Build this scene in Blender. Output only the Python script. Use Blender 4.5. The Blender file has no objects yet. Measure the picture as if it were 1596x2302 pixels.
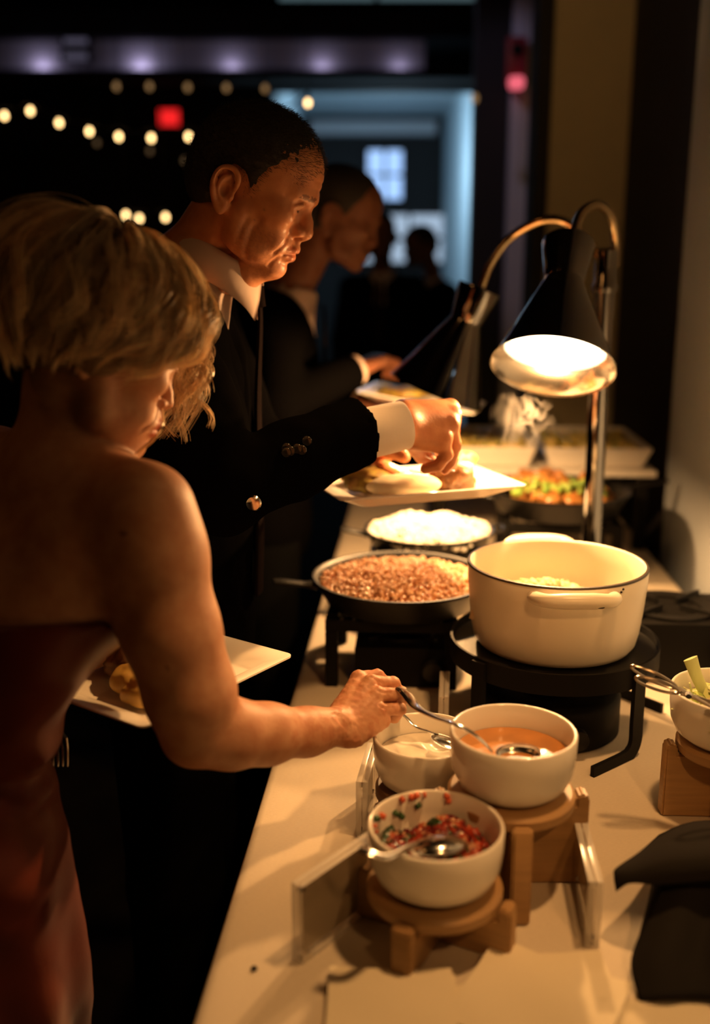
import bpy, bmesh, math, random
import numpy as np
from mathutils import Vector, Matrix
PI = math.pi
random.seed(7); rng = np.random.default_rng(7)
scene = bpy.context.scene

# ---------------------------------------------------------------- camera
cam_data = bpy.data.cameras.new('camera'); cam = bpy.data.objects.new('camera', cam_data)
scene.collection.objects.link(cam); scene.camera = cam
cam.location = (0, 0, 1.47); cam.rotation_euler = (math.radians(90-13.3), 0, 0)
cam_data.sensor_fit = 'VERTICAL'; cam_data.sensor_height = 36.; cam_data.lens = 35.
cam_data.clip_start = .05; cam_data.clip_end = 60.
cam_data.dof.use_dof = True; cam_data.dof.focus_distance = 1.40; cam_data.dof.aperture_fstop = 1.5

# ---------------------------------------------------------------- world, exposure
world = bpy.data.worlds.new('world'); scene.world = world; world.use_nodes = True
bg = world.node_tree.nodes['Background']; bg.inputs[0].default_value = (.30,.36,.5,1); bg.inputs[1].default_value = .003
scene.view_settings.view_transform = 'Standard'; scene.view_settings.look = 'None'
scene.view_settings.exposure = 0.; scene.view_settings.gamma = 1.; scene.view_settings.use_curve_mapping = False
# ---------------------------------------------------------------- lights of the room and added fills (heat lamps come with their builder)
def lamp(kind,loc,energy,col,size=.05,aim=None,spot=None,blend=.5):
    l=bpy.data.lights.new('lamp',kind); l.energy=energy; l.color=col
    if kind=='AREA': l.size=size
    else: l.shadow_soft_size=size
    if spot: l.spot_size=math.radians(spot); l.spot_blend=blend
    o=bpy.data.objects.new('lamp',l); o.location=loc
    if aim is not None: o.rotation_euler=Vector(aim).to_track_quat('-Z','Y').to_euler()
    scene.collection.objects.link(o); return o
lamp('SPOT',(.62,1.92,2.45),120.,(1.,.48,.15),.03,(-.885,-.67,-1.52),13,.6)     # added unseen amber spot that brightens the woman's plate
LAV=(.72,.62,1.); BLUE=(.42,.72,1.); WARM=(1.,.50,.16)
for x,e in ((-1.9,2.2),(-1.3,2.6),(-.75,1.6),(-.20,1.5),(.27,1.1)): lamp('POINT',(x,6.47,2.700),e*.16,LAV,.02)     # strip lamps under the fascia
lamp('POINT',(.3,8.6,2.35),38.,(.55,.80,1.),.12)                       # ceiling light of the blue room
lamp('SPOT',(-.4,3.5,3.2),22.,LAV,.06,(1.17,1.15,-1.2),34)            # party light on the pilaster
lamp('SPOT',(.15,1.9,3.3),16.,(1.,.60,.24),.08,(.75,1.9,-1.6),50)    # added dim warm fill spot on the beige wall
lamp('AREA',(-1.6,.3,3.3),1.9,(1.,.40,.10),.6,(.5,.4,-1))            # added warm fill, stands for bounced light on the guests
lamp('SPOT',(.50,1.0,2.55),74.,(1.,.50,.17),.05,(-.05,.06,-1.8),56,.45)     # added unseen amber downlight over the near end of the table
lamp('SPOT',(.56,.0,1.95),22.,(1.,.46,.14),.04,(-.33,1.20,-1.04),29,.6)     # added unseen amber fill for the bowl and pot fronts
ENERGY=29.; ENERGY2=26.   # watts of the two heat lamps
# ---------------------------------------------------------------- helpers
COL = scene.collection
def V(*a): return Vector(a)
def link(o):
    COL.objects.link(o); return o
def mesh_from(name, verts, faces, smooth=True):
    me = bpy.data.meshes.new(name)
    me.from_pydata([tuple(v) for v in verts], [], [tuple(f) for f in faces])
    if smooth:
        me.polygons.foreach_set('use_smooth', [True]*len(me.polygons))
    me.update(); return me
def ob(name, me, mat=None, parent=None, loc=None, rot=None):
    o = bpy.data.objects.new(name, me)
    if mat is not None and me is not None and len(me.materials) == 0: me.materials.append(mat)
    if loc is not None: o.location = loc
    if rot is not None: o.rotation_euler = rot
    if parent is not None: o.parent = parent
    return link(o)
def tag(o, label, cat, group=None, kind=None):
    o['label'] = label; o['category'] = cat
    if group: o['group'] = group
    if kind: o['kind'] = kind
    return o
def thing(name, label, cat, loc=(0,0,0), rotz=0., group=None):
    o = bpy.data.objects.new(name, None); o.empty_display_size = .02
    o.location = loc; o.rotation_euler = (0,0,rotz); link(o)
    return tag(o, label, cat, group)
def struct(name, me, mat, parent=None, loc=None, rot=None):
    o = ob(name, me, mat, parent, loc, rot); o['kind'] = 'structure'; return o

class MB:
    """collects geometry of ONE part"""
    def __init__(s): s.v=[]; s.f=[]
    def add(s, verts, faces):
        n=len(s.v); s.v += [Vector(v) for v in verts]; s.f += [tuple(i+n for i in f) for f in faces]; return s
    def box(s, c, size, rotz=0., bev=0.):
        bm=bmesh.new(); bmesh.ops.create_cube(bm,size=1.)
        bmesh.ops.scale(bm,vec=size,verts=bm.verts)
        if bev>0: bmesh.ops.bevel(bm,geom=list(bm.edges),offset=bev,segments=2,affect='EDGES',profile=.6)
        M=Matrix.Translation(c)@Matrix.Rotation(rotz,4,'Z')
        return s.bm(bm,M)
    def bm(s,bm,M=None):
        bm.verts.index_update()
        vs=[(M@v.co if M is not None else v.co.copy()) for v in bm.verts]
        s.add(vs,[[v.index for v in f.verts] for f in bm.faces]); bm.free(); return s
    def lathe(s, prof, n=48, c=(0,0,0), M=None, close=False):
        """prof: list of (r,z)"""
        vs=[];fs=[];m=len(prof)
        for i in range(n):
            a=2*PI*i/n; ca,sa=math.cos(a),math.sin(a)
            for r,z in prof: vs.append(Vector((r*ca,r*sa,z)))
        for i in range(n):
            j=(i+1)%n
            for k in range(m-1):
                fs.append((i*m+k, j*m+k, j*m+k+1, i*m+k+1))
            if close: fs.append((i*m+m-1, j*m+m-1, j*m, i*m))
        if not close:
            if prof[0][0]>1e-5: pass
        T=(M if M is not None else Matrix.Identity(4)); T=Matrix.Translation(c)@T
        return s.add([T@v for v in vs],fs)
    def tube(s, pts, r, n=10, cap=True, flat=1., up=None):
        """swept tube; r is a number or list; flat squashes the section along 'up'"""
        pts=[Vector(p) for p in pts]; m=len(pts)
        rs=[r]*m if not hasattr(r,'__len__') else r
        nrm=None; vs=[];fs=[]
        for i,p in enumerate(pts):
            t=(pts[min(i+1,m-1)]-pts[max(i-1,0)]).normalized()
            if nrm is None:
                nrm=Vector(up) if up is not None else (Vector((0,0,1)) if abs(t.z)<.9 else Vector((1,0,0)))
            nrm=(nrm-t*nrm.dot(t)).normalized(); b=t.cross(nrm)
            for k in range(n):
                a=2*PI*k/n
                vs.append(p+nrm*math.cos(a)*rs[i]*flat+b*math.sin(a)*rs[i])
        for i in range(m-1):
            for k in range(n):
                fs.append((i*n+k,i*n+(k+1)%n,(i+1)*n+(k+1)%n,(i+1)*n+k))
        if cap:
            fs.append(tuple(range(n))[::-1]); fs.append(tuple(range((m-1)*n,m*n)))
        return s.add(vs,fs)
    def mesh(s,name,smooth=True,M=None):
        vs=[M@v for v in s.v] if M is not None else s.v
        me=mesh_from(name,vs,s.f,smooth); return me
    def build(s,name,mat,parent=None,smooth=True,loc=None,rot=None,sharp=35):
        me=s.mesh(name,smooth)
        if smooth and sharp: 
            try: me.set_sharp_from_angle(angle=math.radians(sharp))
            except Exception: pass
        return ob(name,me,mat,parent,loc,rot)
def spline(pts,n=8):
    """Catmull-Rom through pts"""
    P=[Vector(p) for p in pts]; P=[P[0]*2-P[1]]+P+[P[-1]*2-P[-2]]; out=[]
    for i in range(1,len(P)-2):
        for k in range(n):
            t=k/n; a,b,c,d=P[i-1],P[i],P[i+1],P[i+2]
            out.append(.5*((2*b)+(c-a)*t+(2*a-5*b+4*c-d)*t*t+(3*b-a-3*c+d)*t*t*t))
    out.append(P[-2]); return out
def lerpl(a,n):
    """resample list of numbers to n"""
    return list(np.interp(np.linspace(0,1,n),np.linspace(0,1,len(a)),a))

# ---------------------------------------------------------------- implicit bodies (numpy)
def axis(lo,hi,h,fine=()):
    """grid coordinates, step h, with finer ranges (lo,hi,h)"""
    out=[lo]
    while out[-1]<hi:
        x=out[-1]; st=h
        for a,b,hh in fine:
            if a-2*h<=x<=b+2*hh: st=min(st,hh if a<=x<=b else (hh+h)/2)
        out.append(x+st)
    return np.array(out,dtype=np.float32)
class Field:
    def __init__(s,xs,ys,zs):
        s.ax=[xs,ys,zs]; s.D=np.full((len(xs),len(ys),len(zs)),.3,np.float32)
        s.R=np.eye(3); s.t=np.zeros(3); s.sc=1.
    def frame(s,R=None,t=(0,0,0),sc=1.):
        """local frame: world = R @ (local*sc) + t"""
        s.R=np.eye(3) if R is None else np.array(R); s.t=np.array(t,float); s.sc=sc; return s
    def W(s,p): return s.R@(np.array(p,float)*s.sc)+s.t
    def sub(s,lo,hi):
        sl=[];P=[]
        for a,l,h in zip(s.ax,lo,hi):
            i=np.searchsorted(a,l); j=np.searchsorted(a,h)
            if j-i<1: return None,None
            sl.append(slice(i,j)); P.append(a[i:j])
        return tuple(sl),P
    def put(s,fn,lo,hi,k,op='u'):
        pad=max(k,.004)+.004
        sl,P=s.sub(np.array(lo)-pad,np.array(hi)+pad)
        if sl is None: return
        X,Y,Z=P[0][:,None,None],P[1][None,:,None],P[2][None,None,:]
        d=fn(X,Y,Z).astype(np.float32); a=s.D[sl]
        if op=='s': d=-d
        if op=='u':
            h=np.maximum(k-np.abs(a-d),0)/max(k,1e-6); r=np.minimum(a,d)-h*h*k*.25
        else:
            h=np.maximum(k-np.abs(a-d),0)/max(k,1e-6); r=np.maximum(a,d)+h*h*k*.25
        s.D[sl]=r
    def cone(s,a,b,ra,rb,k=.01,op='u'):
        a=s.W(a);b=s.W(b);ra*=s.sc;rb*=s.sc;k*=s.sc
        ba=b-a; L2=float(ba@ba)+1e-12
        def fn(X,Y,Z):
            px,py,pz=X-a[0],Y-a[1],Z-a[2]
            t=np.clip((px*ba[0]+py*ba[1]+pz*ba[2])/L2,0,1)
            t=t.astype(np.float32)
            return np.sqrt((px-ba[0]*t)**2+(py-ba[1]*t)**2+(pz-ba[2]*t)**2)-(ra+(rb-ra)*t)
        m=max(ra,rb); s.put(fn,np.minimum(a,b)-m,np.maximum(a,b)+m,k,op)
    def chain(s,pts,rs,k=.01,op='u'):
        for i in range(len(pts)-1): s.cone(pts[i],pts[i+1],rs[i],rs[i+1],k,op)
    def ell(s,c,r,k=.01,op='u',rot=None):
        """ellipsoid, axes in the local frame (optionally turned by rot 3x3)"""
        c=s.W(c); Q=(s.R if rot is None else s.R@np.array(rot)); r=np.array(r,float)*s.sc; k*=s.sc
        ext=np.sqrt(((Q*r)**2).sum(1))
        def fn(X,Y,Z):
            px,py,pz=X-c[0],Y-c[1],Z-c[2]
            k0=0;k1=0
            for i in range(3):
                l=px*Q[0,i]+py*Q[1,i]+pz*Q[2,i]
                k0=k0+(l/r[i])**2; k1=k1+(l/r[i]**2)**2
            k0=np.sqrt(k0);k1=np.sqrt(k1)+1e-9
            return k0*(k0-1)/k1
        s.put(fn,c-ext,c+ext,k,op)
    def mesh(s,name):
        D=s.D; nx,ny,nz=D.shape; I=D<0
        cnt=np.zeros((nx-1,ny-1,nz-1),np.uint8)
        for dx in(0,1):
            for dy in(0,1):
                for dz in(0,1): cnt+=I[dx:nx-1+dx,dy:ny-1+dy,dz:nz-1+dz]
        act=np.flatnonzero((cnt>0)&(cnt<8)); del cnt
        i,j,k=np.unravel_index(act,(nx-1,ny-1,nz-1))
        cor=[(a,b,c) for a in(0,1) for b in(0,1) for c in(0,1)]
        val=np.stack([D[i+a,j+b,k+c] for a,b,c in cor],1)
        pos=np.stack([np.stack([s.ax[0][i+a],s.ax[1][j+b],s.ax[2][k+c]],1) for a,b,c in cor],1)
        acc=np.zeros((len(act),3)); n=np.zeros(len(act))
        for p in range(8):
            for q in range(p+1,8):
                if sum(abs(cor[p][e]-cor[q][e]) for e in range(3))!=1: continue
                m=(val[:,p]<0)!=(val[:,q]<0)
                t=(val[m,p]/(val[m,p]-val[m,q]))[:,None]
                acc[m]+=pos[m,p]*(1-t)+pos[m,q]*t; n[m]+=1
        vert=acc/n[:,None]
        cid=lambda a,b,c: np.searchsorted(act,(a*(ny-1)+b)*(nz-1)+c)
        F=[]
        m=np.argwhere(I[:-1,1:-1,1:-1]!=I[1:,1:-1,1:-1]); a,b,c=m[:,0],m[:,1]+1,m[:,2]+1; fl=I[a,b,c]
        q=np.stack([cid(a,b-1,c-1),cid(a,b,c-1),cid(a,b,c),cid(a,b-1,c)],1); q[~fl]=q[~fl][:,::-1]; F.append(q)
        m=np.argwhere(I[1:-1,:-1,1:-1]!=I[1:-1,1:,1:-1]); a,b,c=m[:,0]+1,m[:,1],m[:,2]+1; fl=I[a,b,c]
        q=np.stack([cid(a-1,b,c-1),cid(a-1,b,c),cid(a,b,c),cid(a,b,c-1)],1); q[~fl]=q[~fl][:,::-1]; F.append(q)
        m=np.argwhere(I[1:-1,1:-1,:-1]!=I[1:-1,1:-1,1:]); a,b,c=m[:,0]+1,m[:,1]+1,m[:,2]; fl=I[a,b,c]
        q=np.stack([cid(a-1,b-1,c),cid(a,b-1,c),cid(a,b,c),cid(a-1,b,c)],1); q[~fl]=q[~fl][:,::-1]; F.append(q)
        F=np.concatenate(F); return fast_mesh(name,vert,F)
def fast_mesh(name,vert,F,smooth=True):
    """numpy verts + faces with a constant number of corners"""
    vert=np.asarray(vert,np.float32); F=np.asarray(F,np.int32); m=F.shape[1]
    me=bpy.data.meshes.new(name)
    me.vertices.add(len(vert)); me.vertices.foreach_set('co',vert.ravel())
    me.loops.add(F.size); me.loops.foreach_set('vertex_index',F.ravel())
    me.polygons.add(len(F)); me.polygons.foreach_set('loop_start',np.arange(0,F.size,m,dtype=np.int32))
    if smooth: me.polygons.foreach_set('use_smooth',np.ones(len(F),bool))
    me.update(calc_edges=True); me.validate(); return me
def coords(me):
    a=np.empty(len(me.vertices)*3,np.float32); me.vertices.foreach_get('co',a); return a.reshape(-1,3)
def set_coords(me,a):
    me.vertices.foreach_set('co',np.asarray(a,np.float32).ravel()); me.update()
def set_tint(me,rgb):
    """per-vertex real colour (lips, brows, blush...)"""
    at=me.color_attributes.new('tint','FLOAT_COLOR','POINT')
    at.data.foreach_set('color',np.concatenate([rgb,np.ones((len(rgb),1))],1).astype(np.float32).ravel())
def rotm(*ar):
    """rotm(('z',deg),('y',deg)...) composed left to right"""
    M=np.eye(3)
    for ax,d in ar:
        c,s=math.cos(math.radians(d)),math.sin(math.radians(d))
        M=M@np.array({'x':[[1,0,0],[0,c,-s],[0,s,c]],'y':[[c,0,s],[0,1,0],[-s,0,c]],'z':[[c,-s,0],[s,c,0],[0,0,1]]}[ax])
    return M
def vnoise(p,sc,seed=0):
    """cheap smooth value noise on an (N,3) array"""
    p=np.asarray(p,np.float64)*sc+seed*17.3; i=np.floor(p).astype(np.int64); f=p-i; f=f*f*(3-2*f); r=0
    for a in(0,1):
        for b in(0,1):
            for c in(0,1):
                h=((i[:,0]+a)*73856093)^((i[:,1]+b)*19349663)^((i[:,2]+c)*83492791); h=(h^(h>>13))*1274126177; h=(h&0xffffff)/0xffffff
                w=(f[:,0] if a else 1-f[:,0])*(f[:,1] if b else 1-f[:,1])*(f[:,2] if c else 1-f[:,2]); r=r+w*h
    return r

# ---------------------------------------------------------------- materials
class NT:
    def __init__(s,name):
        s.m=bpy.data.materials.new(name); s.m.use_nodes=True; s.t=s.m.node_tree; s.n=s.t.nodes
        s.p=s.n.get('Principled BSDF'); s.out=s.n.get('Material Output')
    def new(s,ty,**kw):
        n=s.n.new(ty)
        for k,v in kw.items():
            if hasattr(n,k) and not isinstance(v,tuple): 
                try: setattr(n,k,v); continue
                except Exception: pass
            n.inputs[k.replace('_',' ')].default_value=v
        return n
    def L(s,a,b): s.t.links.new(a,b)
def mat(name,col,rough=.5,metal=0.,spec=.5,noise=0.,nscale=20.,bump=0.,bscale=60.,trans=0.,ior=1.45,emit=None,estr=0.,coat=0.,sheen=0.,sss=0.,sssr=(.01,.004,.002),col2=None,stretch=(1,1,1),detail=4.,bdist=.001,alpha=1.,coords='Object',wave=None):
    t=NT(name); p=t.p; c=(*col,1.)
    p.inputs['Base Color'].default_value=c; p.inputs['Roughness'].default_value=rough; p.inputs['Metallic'].default_value=metal
    p.inputs['Specular IOR Level'].default_value=spec; p.inputs['Transmission Weight'].default_value=trans; p.inputs['IOR'].default_value=ior
    p.inputs['Coat Weight'].default_value=coat; p.inputs['Sheen Weight'].default_value=sheen; p.inputs['Alpha'].default_value=alpha
    if sss: p.inputs['Subsurface Weight'].default_value=sss; p.inputs['Subsurface Radius'].default_value=sssr; p.inputs['Subsurface Scale'].default_value=1.
    if emit: p.inputs['Emission Color'].default_value=(*emit,1.); p.inputs['Emission Strength'].default_value=estr
    if noise or bump:
        tc=t.new('ShaderNodeTexCoord'); mp=t.new('ShaderNodeMapping'); mp.inputs['Scale'].default_value=stretch
        t.L(tc.outputs[coords],mp.inputs[0])
    if noise:
        nz=t.new('ShaderNodeTexNoise',Scale=nscale,Detail=detail); t.L(mp.outputs[0],nz.inputs['Vector'])
        r=t.new('ShaderNodeValToRGB'); d=col2 if col2 else tuple(x*(1-noise) for x in col)
        r.color_ramp.elements[0].position=.3; r.color_ramp.elements[1].position=.7
        r.color_ramp.elements[0].color=(*d,1.); r.color_ramp.elements[1].color=c
        t.L(nz.outputs[0],r.inputs[0]); t.L(r.outputs[0],p.inputs['Base Color'])
    if bump:
        if wave:
            bz=t.new('ShaderNodeTexWave',Scale=wave,Distortion=2.,Detail=2.); t.L(mp.outputs[0],bz.inputs['Vector'])
        else:
            bz=t.new('ShaderNodeTexNoise',Scale=bscale,Detail=3.); t.L(mp.outputs[0],bz.inputs['Vector'])
        b=t.new('ShaderNodeBump',Strength=bump,Distance=bdist); t.L(bz.outputs[0],b.inputs['Height']); t.L(b.outputs[0],p.inputs['Normal'])
    return t.m
def emission(name,col,strength):
    t=NT(name); e=t.new('ShaderNodeEmission'); e.inputs[0].default_value=(*col,1.); e.inputs[1].default_value=strength
    t.n.remove(t.p); t.L(e.outputs[0],t.out.inputs[0]); return t.m
def skin_mat(name,base,rough=.45,bump=.25,bscale=220.,sss=.12):
    """skin: vertex tint x mottling, fine pores and creases"""
    t=NT(name); p=t.p; p.inputs['Roughness'].default_value=rough; p.inputs['Specular IOR Level'].default_value=.4
    p.inputs['Subsurface Weight'].default_value=sss; p.inputs['Subsurface Radius'].default_value=(.012,.005,.003); p.inputs['Subsurface Scale'].default_value=1.
    tc=t.new('ShaderNodeTexCoord'); at=t.new('ShaderNodeVertexColor',layer_name='tint')
    nz=t.new('ShaderNodeTexNoise',Scale=45.,Detail=5.); t.L(tc.outputs['Object'],nz.inputs['Vector'])
    r=t.new('ShaderNodeValToRGB'); r.color_ramp.elements[0].position=.32; r.color_ramp.elements[1].position=.68
    r.color_ramp.elements[0].color=(base[0]*.8,base[1]*.68,base[2]*.62,1.); r.color_ramp.elements[1].color=(*base,1.)
    t.L(nz.outputs[0],r.inputs[0])
    mx=t.new('ShaderNodeMix',data_type='RGBA',blend_type='MULTIPLY'); mx.inputs[0].default_value=1.
    t.L(r.outputs[0],mx.inputs[6]); t.L(at.outputs[0],mx.inputs[7]); t.L(mx.outputs[2],p.inputs['Base Color'])
    n2=t.new('ShaderNodeTexNoise',Scale=bscale,Detail=4.); t.L(tc.outputs['Object'],n2.inputs['Vector'])
    b=t.new('ShaderNodeBump',Strength=bump,Distance=.0015); t.L(n2.outputs[0],b.inputs['Height']); t.L(b.outputs[0],p.inputs['Normal'])
    return t.m
def at(px,py,Y):
    v=(1151-py)/2238.; c,s=math.cos(math.radians(13.3)),math.sin(math.radians(13.3))
    d=Vector(((px-798)/2238., c+s*v, -s+c*v)); return Vector((0,0,1.47))+d*(Y/d.y)
# ---------------------------------------------------------------- materials
M_black=mat('matte black paint',(.006,.0055,.005),.55,0,.12)
M_iron=mat('cast iron',(.007,.0065,.006),.42,0,.4,bump=.3,bscale=180)
M_cloth=mat('cream linen cloth',(.64,.56,.45),.85,0,.2,noise=.10,nscale=160,stretch=(1,6,1),bump=.35,bscale=420,bdist=.0008)
M_ceramic=mat('white glazed ceramic',(.80,.76,.68),.16,0,.5)
M_enamel=mat('cream enamel',(.78,.70,.56),.30,0,.5,noise=.05,nscale=14)
M_chip=mat('chipped dark iron',(.02,.015,.012),.6)
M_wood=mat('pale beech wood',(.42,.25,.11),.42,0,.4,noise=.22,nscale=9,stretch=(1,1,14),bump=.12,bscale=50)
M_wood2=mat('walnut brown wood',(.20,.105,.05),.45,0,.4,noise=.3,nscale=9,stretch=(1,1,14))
M_steel=mat('polished steel',(.62,.60,.57),.16,1.)
M_chrome=mat('dark mirror chrome',(.36,.35,.335),.06,1.)
M_shadein=mat('chrome lining',(.42,.38,.33),.16,1.,bump=.25,bscale=25)
M_brassy=mat('warm chrome gooseneck',(.66,.52,.33),.22,1.)
def acrylic():
    t=NT('clear acrylic'); t.n.remove(t.p); a_=t.new('ShaderNodeBsdfTransparent'); a_.inputs[0].default_value=(.93,.92,.90,1); g=t.new('ShaderNodeBsdfGlossy'); g.inputs['Roughness'].default_value=.08
    f=t.new('ShaderNodeLayerWeight'); pw=t.new('ShaderNodeMath',operation='POWER'); pw.inputs[1].default_value=3.; t.L(f.outputs['Facing'],pw.inputs[0]); ml=t.new('ShaderNodeMath',operation='MULTIPLY_ADD'); ml.inputs[1].default_value=.5; ml.inputs[2].default_value=.035; t.L(pw.outputs[0],ml.inputs[0]); m=t.new('ShaderNodeMixShader'); t.L(ml.outputs[0],m.inputs[0]); t.L(a_.outputs[0],m.inputs[1]); t.L(g.outputs[0],m.inputs[2]); t.L(m.outputs[0],t.out.inputs[0]); return t.m
M_acrylic=acrylic()
def acrylic_edge():
    t=NT('milky acrylic edge'); a_=t.new('ShaderNodeBsdfTransparent'); m=t.new('ShaderNodeMixShader'); m.inputs[0].default_value=.55; t.p.inputs['Base Color'].default_value=(.80,.77,.72,1); t.p.inputs['Roughness'].default_value=.2
    t.L(a_.outputs[0],m.inputs[1]); t.L(t.p.outputs[0],m.inputs[2]); t.L(m.outputs[0],t.out.inputs[0]); return t.m
M_acrylic_edge=acrylic_edge()
M_card=mat('cream card',(.62,.54,.42),.7)
M_paper=mat('ivory paper napkin',(.74,.66,.50),.9,0,.2,bump=.3,bscale=300)
M_plate=mat('white porcelain',(.80,.77,.72),.18)
# ---------------------------------------------------------------- the room
def quad_box(c,size): return MB().box(c,size)
M_floor=mat('dark carpet',(.005,.004,.0035),.95,0,.02,noise=.5,nscale=12,bump=.4,bscale=200)
M_wallbeige=mat('beige painted wall',(.42,.34,.20),.8,noise=.06,nscale=5)
M_wallgrey=mat('grey green painted wall',(.44,.50,.58),.75,noise=.06,nscale=5)
M_walldark=mat('dark brown wall paint',(.012,.009,.008),.8)
M_ceil=mat('black ceiling paint',(.016,.015,.016),.9)
M_lav=mat('pale plaster',(.45,.44,.46),.8)
M_teal=mat('pale blue grey plaster',(.42,.50,.54),.8)
struct('floor',MB().box((0,5.0,-.05),(9,15,.1)).mesh('floor',False),M_floor)
struct('ceiling',MB().box((-.6,4.0,3.55),(7.6,13,.1)).mesh('ceiling',False),M_ceil)
struct('wall_left',MB().box((-4.3,4.0,1.75),(.1,13,3.5)).mesh('wall_left',False),M_walldark)
struct('wall_back',MB().box((0,-2.4,1.75),(8.6,.1,3.5)).mesh('wall_back',False),M_walldark)
# grey green wall right behind the table, running along it and ending before the beige wall
a=math.radians(3.6); ta=Vector((math.sin(a),math.cos(a),0)); ua=Vector((math.cos(a),-math.sin(a),0))
def T(u,v,z=0.): return Vector((-.212,0,0))+ua*u+ta*v+Vector((0,0,z))     # table frame: u across, v along
def tbox(u0,u1,v0,v1,z0,z1):
    c=T((u0+u1)/2,(v0+v1)/2,(z0+z1)/2); return MB().box(c,(u1-u0,v1-v0,z1-z0),-a)
struct('wall_right',tbox(.885,1.10,-2.2,2.70,0,3.5).mesh('wall_right',False),M_wallgrey)
struct('trim_1',tbox(.870,.8845,-2.2,2.70,.0,.66).mesh('trim_1',False),M_walldark)
struct('trim_2',tbox(.93,1.10,2.701,3.74,0,3.5).mesh('trim_2',False),M_walldark)
struct('wall_alcove',MB().box((.90,3.85,1.75),(.40,.10,3.5)).mesh('wall_alcove',False),M_wallbeige)
struct('trim_3',MB().box((.672,3.86,1.75),(.052,.16,3.5)).mesh('trim_3',False),M_walldark)
struct('trim_4',MB().box((.735,4.72,1.75),(.10,.12,3.5)).mesh('trim_4',False),M_lav)      # pale pilaster that carries the alarm
struct('trim_5',MB().box((.605,4.76,1.75),(.15,.10,3.5)).mesh('trim_5',False),M_walldark)
# far wall with wide opening into a blue lit room
struct('wall_far',MB().box((-2.42,7.05,1.75),(3.75,.1,3.5)).box((1.25,7.05,1.75),(.80,.1,3.5)).box((.14,7.05,3.08),(1.37,.1,.84)).mesh('wall_far',False),M_walldark)
struct('trim_6',MB().box((-1.05,6.55,2.765),(2.95,.04,.20)).mesh('trim_6',False),M_lav)     # pale fascia lit by hidden lamps
struct('trim_7',MB().box((-1.0,6.47,2.645),(3.9,.20,.05)).box((-1.0,6.70,2.95),(3.9,.44,.16)).mesh('trim_7',False),M_ceil)
struct('wall_blue_left',MB().box((-.59,9.1,1.6),(.1,4.0,3.2)).mesh('wbl',False),M_teal)
struct('wall_blue_right',MB().box((.98,9.1,1.6),(.1,4.0,3.2)).mesh('wbr',False),M_teal)
struct('wall_blue_far',MB().box((.2,11.1,1.6),(1.7,.1,3.2)).mesh('wbf',False),M_walldark)
struct('ceiling_blue',MB().box((.2,9.1,3.15),(1.7,4.0,.1)).mesh('cb',False),M_teal)
struct('trim_8',MB().box((.19,10.98,2.97),(1.30,.16,.13)).mesh('t8',False),M_lav)
# window at the end of the blue room
M_pane=emission('blue dusk glass',(.36,.58,1.),1.3); M_pane2=emission('pale dusk glass',(.50,.66,.86),.75)
def window(name,x0,y0,x1,y1,Y,nx,ny,m):
    p=at(x0,y1,Y); q=at(x1,y0,Y); w=q.x-p.x; h=q.z-p.z
    fr=MB(); b=.03
    for c,s in [((0,0,0),(w+2*b,.06,b)),((0,0,h+b),(w+2*b,.06,b)),((-w/2-b/2,0,h/2+b/2),(b,.06,h+b)),((w/2+b/2,0,h/2+b/2),(b,.06,h+b))]: fr.box(c,s)
    for i in range(1,nx): fr.box((-w/2+w*i/nx,0,h/2),(.028,.05,h))
    for i in range(1,ny): fr.box((0,0,h*i/ny),(w,.05,.028))
    o=struct(name,fr.mesh(name,False),M_walldark,loc=((p.x+q.x)/2,Y,p.z))
    for i in range(nx):
        for j in range(ny): ob('pane',MB().box((-w/2+w*(i+.5)/nx,.01,h*(j+.5)/ny),(w/nx-.03,.012,h/ny-.03)).mesh('pane',False),m,o)
    return o
window('window_1',824,335,907,452,11.0,2,2,M_pane)
window('teal_glow_strip',622,-45,1072,9,6.96,2,1,emission('teal strip glow',(.34,.55,.62),.22))  # teal lit strip above the opening, its light put in as glowing panes
window('window_2',764,480,1000,592,11.0,3,2,M_pane2)
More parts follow.
